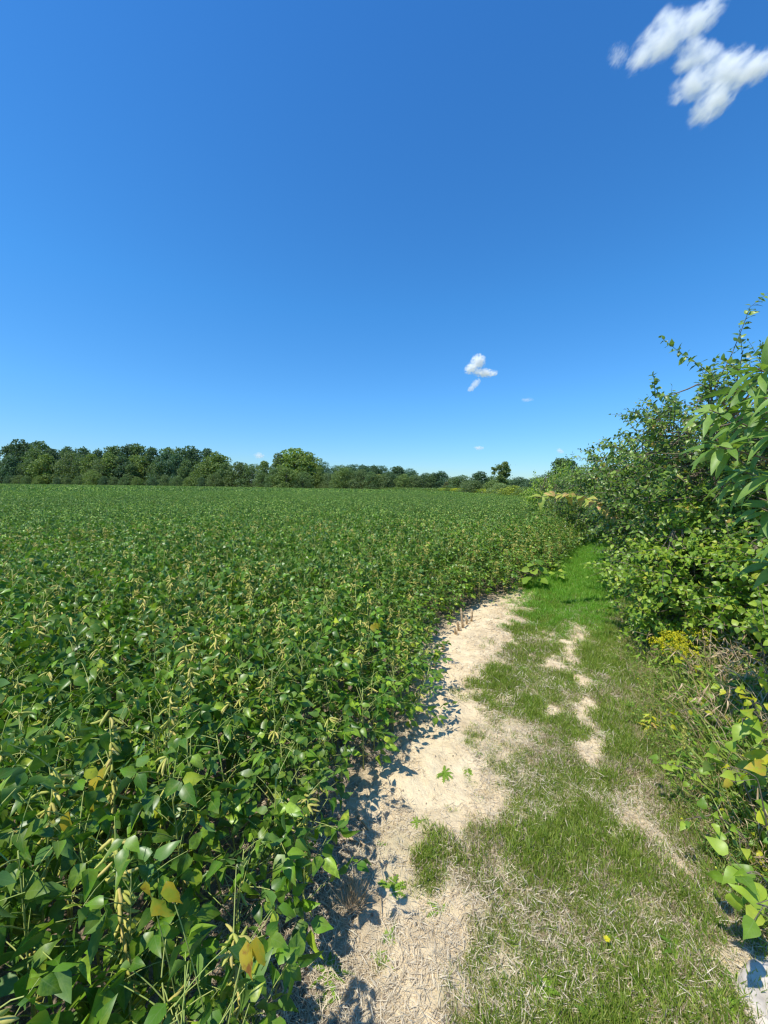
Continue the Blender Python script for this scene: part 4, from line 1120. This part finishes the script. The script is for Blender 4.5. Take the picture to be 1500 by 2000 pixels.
U = [  # (px, top, Y, width, colour, kind, label)
    (425, 884, 122, .85, LT, 0, 'light green rounded tree at the right end of the left woodland'),
    (400, 905, 120, .9, LT, 1, 'bushy light green tree in front of the woodland end'),
    (440, 905, 118, .8, MD, 0, 'mid green tree under the light rounded one'),
    (468, 903, 116, .9, OL, 0, 'rounded olive tree right of the woodland end'),
    (492, 908, 114, .9, MD, 1, 'broad mid green tree in the dip of the tree line'),
    (515, 900, 112, .8, LT, 2, 'pointed light tree left of the big round tree'),
    (512, 922, 108, .9, MD, 1, 'low dark-based tree left of the big round tree'),
    (545, 882, 106, .6, OL, 2, 'thin-topped tree leaning against the big round tree'),
    (576, 877, 108, 1.05, (1.5, 1.5, 1.05), 0, 'big round pale green tree standing highest in the middle of the tree line'),
    (598, 884, 107, .9, (1.35, 1.32, 1.0), 0, 'pale green tree joined to the right of the big round one'),
    (560, 912, 100, 1.0, LT, 1, 'bright green bush tree in front of the big round tree'),
    (590, 922, 100, 1.0, MD, 1, 'dark green bush tree at the foot of the big round tree'),
    (626, 912, 104, .7, LT, 2, 'narrow yellow-green tree just right of the big round tree'),
    (538, 915, 101, .8, MD, 1, 'small green tree at the left foot of the big round tree'),
    (640, 925, 102, .8, OL, 1, 'small olive shrub at the end of the middle tree group'),
]
for px, ty, Y, w, c, k, lab in U: tree(px, ty, Y, w * 1.4, c, k, lab)
G4 = 'far trees on the rise behind the field'
for i, px in enumerate(range(640, 830, 13)):
    ty = float(np.interp(px, [640, 680, 740, 780, 830], [909, 911, 912, 917, 926]))
    tree(px + rng.normal() * 4, ty + rng.normal() * 3.0, 190 + rng.normal() * 8, 1.0 + .5 * rng.random(), [BL, BL, DK, MD][int(rng.integers(0, 4))], int(rng.integers(0, 2)), 'dark haze-blue tree on the far rise behind the middle of the field', G4)
G5 = 'lower trees along the far middle edge of the field'
for i, px in enumerate(range(662, 850, 12)):
    ty = float(np.interp(px, [660, 740, 800, 850], [926, 926, 930, 931]))
    c = YL if px in (734,) else [MD, LT, MD, OL, DK][i % 5]
    tree(px + rng.normal() * 4, ty + rng.normal() * 3.5, 97 + rng.normal() * 2 - (px - 660) * .04, 1.2, c, 1, 'low green tree along the far middle edge of the field', G5)
V = [
    (862, 922, 92, .9, BL, 0, 'dark rounded tree right of the far middle row'), (848, 924, 92, .8, DK, 0, 'smaller dark tree joined to the left of the dark rounded one'),
    (872, 940, 76, .7, (1.1, .85, .9), 2, 'brownish half-bare shrub at the far edge of the field'),
    (890, 932, 80, 1.2, OL, 1, 'olive shrub beyond the yellow weeds'), (905, 929, 78, 1.1, MD, 1, 'mid green shrub beyond the yellow weeds'), (880, 948, 70, 1.3, MD, 1, 'low shrub between the yellow weed strips'),
    (912, 940, 66, 1.0, OL, 1, 'low olive shrub in front of the dark vine-covered one'), (936, 923, 62, .95, DK, 0, 'dark round bush-like tree with a notched top in the right distance'), (925, 940, 60, 1.2, OL, 1, 'greyish shrub below the dark round tree'),
    (957, 930, 66, .9, MD, 1, 'small tree between the dark round one and the vine-hung one'), (965, 938, 58, 1.2, LT, 1, 'light shrub at the foot of the vine-hung tree'),
    (978, 944, 46, 1.1, (1.5, 1.45, 1.5), 1, 'pale grey-green shrub at the edge of the crop'), (1002, 938, 62, 1.3, MD, 1, 'low shrub right of the vine-hung tree'),
    (1020, 934, 60, 1.2, DK, 1, 'dark low tree in the gap before the bushes'), (1040, 936, 46, 1.1, DK, 1, 'dark round shrub beside the light green weeds'), (1062, 930, 42, 1.0, DK, 1, 'dark shrub left of the upright dark tree'),
    (1075, 935, 34, 1.2, OL, 1, 'olive shrub touching the near bushes'), (1095, 893, 34, .75, MD, 2, 'upright dark tree rising behind the near bushes'), (1110, 897, 35, .7, DK, 2, 'second upright tree behind the near bushes, right of the first'),
    (1000, 950, 40, 1.4, (2.0, 1.7, .8), 1, 'low yellow-green shrub along the right edge of the crop'), (1030, 952, 35, 1.4, LT, 1, 'low light green thicket along the right edge of the crop'), (1052, 958, 30, 1.3, (1.9, 1.6, .8), 1, 'yellow-green thicket nearest to the near bushes')]
for px, ty, Y, w, c, k, lab in V: tree(px, ty, Y, w * 1.5, c, k, lab, name='shrub' if ('shrub' in lab or 'thicket' in lab) else 'tree', cat='shrub' if ('shrub' in lab or 'thicket' in lab) else 'tree')
G6 = 'farthest trees along the right horizon'
for i, px in enumerate(range(880, 1110, 14)):
    tree(px, 937 + rng.normal() * 1.0, 150, 1.5, BL, 1, 'small haze-blue tree on the horizon beyond the right edge of the field', G6)
for i, (px, ty, Y) in enumerate([(1160, 935, 26), (1200, 930, 26), (1250, 925, 24), (1300, 930, 24), (1350, 920, 22), (1400, 920, 22), (1460, 915, 20), (1540, 910, 20)]):
    tree(px, ty, Y, 1.3, DK, 1, 'dark tree half hidden behind the near bushes', 'dark trees behind the near bushes')
# the vine-hung tree: bare lower trunk, ragged clumps
tp = at_y(980, 903, 52); H = tp[2]; t = thing('tree', 'slim vine-hung tree with ragged clumps and sky showing through, standing alone', 'tree', (tp[0], tp[1], 0))
a = Acc(); cl = [(.05, .95, .09), (.14, .88, .09), (-.04, .86, .10), (.10, .76, .12), (-.16, .80, .06), (-.25, .83, .035), (.2, .78, .06), (-.02, .70, .09), (-.22, .70, .05), (.12, .62, .10), (.24, .66, .04), (-.08, .58, .09), (.03, .48, .14), (-.10, .40, .12), (.12, .36, .15), (-.02, .25, .2), (-.18, .14, .22), (.16, .12, .24), (.3, .2, .12), (-.3, .25, .1)]
for cx, cz, r in cl:
    m = int(3600 * r); d = rdir(m, .1); P = np.array([cx * H, rng.normal() * .05 * H, cz * H]) + d * (r * H * (.4 + .6 * rng.random((m, 1)))) * np.array([1, 1, .8])
    P = P[P[:, 2] > .05]; m = len(P)
    leaves(a, P, rdir(m), rdir(m, .6), .17, .07, st=1)
m = 420; zz = rng.random(m) ** .8
P = np.stack([(rng.normal(size=m) * (.10 + .10 * (1 - zz)) + .03) * H, rng.normal(size=m) * .08 * H, (.05 + zz * .93) * H], -1)
leaves(a, P, rdir(m), rdir(m, .6), .15, .06, st=1)
c = link('crown', a.mesh('ragged crown', M['tree']), t); c.color = (1.05, 1.05, .9, 1)
a = Acc(); tube(a, [(0, 0, 0), (.02, 0, H * .5), (-.03, 0, H * .95)], [.12, .08, .03], 7); link('trunk', a.mesh('tree trunk', M['bark']), t)

# yellow flowering weeds and rough growth along the right far edge
def strip_pts(n, a, b, wdt):
    t = rng.random(n); u = rng.random(n)
    A = np.array(a)[None]; B = np.array(b)[None]
    d = unit(B - A); nrm = np.array([[-d[0, 1], d[0, 0]]])
    return A + (B - A) * t[:, None] + nrm * (u * wdt)[:, None]
def gp(px, Y): return ((px - 750) / F_PX * Y, Y)
st_ = []
segs = [(850, 75, 950, 55), (950, 55, 1000, 43), (1000, 43, 1062, 28), (1062, 28, 1092, 21), (1092, 21, 1118, 17), (740, 90, 850, 75)]
for a0, y0, a1, y1 in segs: st_.append(strip_pts(700 if y0 > 30 else 400, gp(a0, y0), gp(a1, y1), 6 if y0 > 30 else 4))
st_ = np.concatenate(st_)
def rough(mat, h, leaf, n=90):
    a = Acc(); P = np.stack([rng.normal(size=n) * .35, rng.normal(size=n) * .35, h * rng.random(n) ** .6], -1)
    leaves(a, P, rdir(n, .5), rdir(n, .4), leaf, leaf * .3, st=1); return a.mesh('rough growth', M[mat])
scatter('rough_growth', 'waist-high rough green growth along the right far edge of the crop', 'undergrowth', np.concatenate([st_, np.zeros((len(st_), 1))], 1), rotz(len(st_), .05), np.repeat((.7 + .5 * rng.random(len(st_)))[:, None], 3, 1), rng.integers(0, 3, len(st_)), [rough('shrub', .85, .13), rough('shrub_light', .85, .13), rough('shrub', 1.0, .15)])
y_ = np.concatenate([strip_pts(170, gp(858, 73), gp(905, 64), 1.5), strip_pts(60, gp(925, 60), gp(945, 56), 1.5), strip_pts(90, gp(945, 56), gp(968, 50), 1.2), strip_pts(60, gp(1005, 42), gp(1035, 34), 1.5)])
scatter('goldenrod_patch', 'strips of yellow goldenrod blooming at the far right edge of the crop', 'goldenrod', np.concatenate([y_, np.zeros((len(y_), 1))], 1), rotz(len(y_), .05), np.repeat((.85 + .2 * rng.random(len(y_)))[:, None], 3, 1), rng.integers(0, 2, len(y_)), [rough('rod', 1.25, .10, 70), rough('weed', 1.2, .13, 90)])

# ------------------------------------------------------------------ clouds
def cloud(name, label, blobs, dist, density=1.0, gain=3.2, amp=1.0, nscale=1.0, ang=40, stretch=2.2, thick=.8, thr=.0):
    """blobs: (px, py, rx, ry, angle) ellipsoids; the object stands at `dist` m, its own axes facing the viewer's side"""
    cx = np.mean([b[0] for b in blobs]); cy = np.mean([b[1] for b in blobs])
    sc = dist / F_PX
    orig = np.array([0, 0, CAM_Z]) + CRn @ np.array([(cx - 750) * sc, (1000 - cy) * sc, -dist])
    bm = bmesh.new(); rr = max(b[2] for b in blobs) * sc
    for px, py, rx, ry, an in blobs:
        mt = Matrix.Translation(((px - cx) * sc, (cy - py) * sc, 0)) @ Matrix.Rotation(R(an), 4, 'Z') @ Matrix.Diagonal((rx * sc * 1.25, ry * sc * 1.25, ry * sc * thick * 1.25, 1))
        bmesh.ops.create_icosphere(bm, subdivisions=3, radius=1.0, matrix=mt)
    me = bpy.data.meshes.new(name); bm.to_mesh(me); bm.free()
    o = link(name, me); o.matrix_world = Matrix.Translation(orig) @ CR.to_4x4()
    md = o.modifiers.new('fuse', 'REMESH'); md.mode = 'VOXEL'; md.voxel_size = min(b[3] for b in blobs) * sc * .22
    m, nt, N, L = nmat(name + ' vapour')
    tc = N.new('ShaderNodeTexCoord'); cur = None
    for px, py, rx, ry, an in blobs:
        mp = N.new('ShaderNodeMapping'); mp.vector_type = 'TEXTURE'
        mp.inputs['Location'].default_value = ((px - cx) * sc, (cy - py) * sc, 0); mp.inputs['Rotation'].default_value = (0, 0, R(an)); mp.inputs['Scale'].default_value = (rx * sc * 1.2, ry * sc * 1.2, ry * sc * thick * 1.2)
        L.new(tc.outputs['Object'], mp.inputs[0])
        ln = N.new('ShaderNodeVectorMath'); ln.operation = 'LENGTH'; L.new(mp.outputs[0], ln.inputs[0])
        f = val(nt, 'SUBTRACT', 1.0, ln.outputs['Value'])
        cur = f if cur is None else val(nt, 'SMOOTH_MAX', cur, f, .12)
    mp = N.new('ShaderNodeMapping'); mp.vector_type = 'TEXTURE'; mp.inputs['Rotation'].default_value = (0, 0, R(ang)); mp.inputs['Scale'].default_value = (rr * stretch / nscale, rr / nscale, rr / nscale)
    L.new(tc.outputs['Object'], mp.inputs[0])
    nz = N.new('ShaderNodeTexNoise'); nz.inputs['Scale'].default_value = 3.0; nz.inputs['Detail'].default_value = 7; nz.inputs['Roughness'].default_value = .62; nz.inputs['Distortion'].default_value = .3
    L.new(mp.outputs[0], nz.inputs['Vector'])
    f = val(nt, 'ADD', cur, val(nt, 'MULTIPLY', val(nt, 'SUBTRACT', nz.outputs[0], .52), amp * 2))
    edge_ = val(nt, 'MULTIPLY', cur, 6.0, clamp=True)
    d = val(nt, 'MULTIPLY', val(nt, 'MULTIPLY', val(nt, 'SUBTRACT', f, thr), gain, clamp=True), edge_)
    d = val(nt, 'POWER', d, 1.8)
    d = val(nt, 'MULTIPLY', d, density / (min(b[3] for b in blobs) * sc))
    pv = N.new('ShaderNodeVolumeScatter'); pv.inputs['Color'].default_value = (1, 1, 1, 1); L.new(d, pv.inputs['Density']); pv.inputs['Anisotropy'].default_value = .0
    out = N.new('ShaderNodeOutputMaterial'); L.new(pv.outputs[0], out.inputs['Volume'])
    m.cycles.volume_step_rate = .3
    o.data.materials.append(m)
    tag(o, label, 'cloud')
    return o
cloud('cloud', 'large white wispy cloud torn into two streaky lobes at the upper right',
      [(1255, 110, 46, 20, 48), (1300, 74, 74, 34, 32), (1365, 40, 66, 27, 38), (1300, 40, 26, 22, 60), (1372, 108, 50, 26, -25), (1345, 120, 34, 20, 10), (1360, 160, 58, 28, 30), (1425, 140, 58, 38, 15), (1470, 135, 64, 28, 28), (1395, 195, 62, 30, 48)], 900, 3.0, .9, 1.1, 1.5, 42, 1.9)
cloud('cloud', 'faint small wisp just left of the large upper cloud', [(1208, 108, 16, 22, 60), (1203, 118, 12, 14, 45)], 900, .5, 1.0, 1.4, 1.2, 60, 2.4)
cloud('cloud', 'small bright puffy cloud in the middle of the sky right of centre', [(934, 706, 15, 14, 50), (922, 718, 16, 11, 30), (945, 728, 24, 9, -5), (962, 729, 11, 6, 15)], 1400, 3.4, 1.1, 1.5, 2.0, 35, 1.3)
cloud('cloud', 'pale torn puff hanging just below the small bright cloud', [(928, 750, 14, 7, 50), (921, 759, 9, 6, 30)], 1400, .8, 2.0, 1.2, 1.2, 40, 1.3)
cloud('cloud', 'thin flat sliver of cloud right of the bright puffy one', [(1029, 781, 13, 4, 5)], 1600, .35, 2.0, 1.0, 1.0, 0, 2)
cloud('cloud', 'small flat white cloud low over the right tree line', [(935, 875, 11, 4.5, 5)], 2500, 1.2, 1.4, 1.2, 1.0, 0, 1.5)
cloud('cloud', 'small round white cloud low beside the big round tree', [(506, 890, 11, 7, 0)], 2500, 1.2, 1.4, 1.2, 1.0, 0, 1.5)
cloud('cloud', 'tiny pale cloud low above the upright dark tree', [(1094, 881, 8, 5, -30)], 2500, .7, 2.0, 1.0, 1.0, 0, 1.5)

# ------------------------------------------------------------------ light
SUN_AZ = np.array([-.78, -.62]); SUN_AZ = SUN_AZ / np.linalg.norm(SUN_AZ); EL = R(60)
sdir = Vector((SUN_AZ[0] * math.cos(EL), SUN_AZ[1] * math.cos(EL), math.sin(EL)))
sd_ = bpy.data.lights.new('sun', 'SUN'); sd_.energy = 5.0; sd_.angle = R(.53); sd_.color = (1.0, .96, .86)
so = bpy.data.objects.new('sun', sd_); COL.objects.link(so); so.rotation_euler = sdir.to_track_quat('Z', 'Y').to_euler(); so.location = (0, 0, 30)
W_ = bpy.data.worlds.new('World'); SC.world = W_; W_.use_nodes = True
nt = W_.node_tree; nt.nodes.clear()
sky = nt.nodes.new('ShaderNodeTexSky'); sky.sky_type = 'NISHITA'; sky.sun_disc = False
sky.sun_elevation = EL; sky.sun_rotation = math.atan2(SUN_AZ[0], SUN_AZ[1])
sky.altitude = 200; sky.air_density = 1.0; sky.dust_density = .15; sky.ozone_density = 1.6
hsv = nt.nodes.new('ShaderNodeHueSaturation'); hsv.inputs['Saturation'].default_value = 1.0; hsv.inputs['Value'].default_value = 1.0
bg = nt.nodes.new('ShaderNodeBackground'); bg.inputs['Strength'].default_value = .124
out = nt.nodes.new('ShaderNodeOutputWorld')
tcw = nt.nodes.new('ShaderNodeTexCoord'); sxw = nt.nodes.new('ShaderNodeSeparateXYZ'); nt.links.new(tcw.outputs['Generated'], sxw.inputs[0])
grade = ramp(nt, sxw.outputs[2], [(0, (.58, .82, 1.06)), (.10, (.54, .95, 1.32)), (.2, (.50, 1.07, 1.52)), (.4, (.42, 1.16, 1.72)), (.8, (.36, 1.09, 1.80))])
tint = mixc(nt, 1.0, sky.outputs[0], grade, 'MULTIPLY')
nt.links.new(tint, hsv.inputs['Color']); nt.links.new(hsv.outputs[0], bg.inputs[0]); nt.links.new(bg.outputs[0], out.inputs[0])

SC.view_settings.view_transform = 'Standard'; SC.view_settings.look = 'None'; SC.view_settings.exposure = 0; SC.view_settings.gamma = 1
SC.render.engine = 'CYCLES'
SC.cycles.max_bounces = 8; SC.cycles.diffuse_bounces = 3; SC.cycles.transmission_bounces = 3; SC.cycles.glossy_bounces = 2; SC.cycles.volume_bounces = 10
SC.cycles.use_denoising = True; SC.cycles.pixel_filter_type = 'BLACKMAN_HARRIS'; SC.cycles.filter_width = 1.3
SC.cycles.transparent_max_bounces = 8
SC.cycles.volume_max_steps = 256
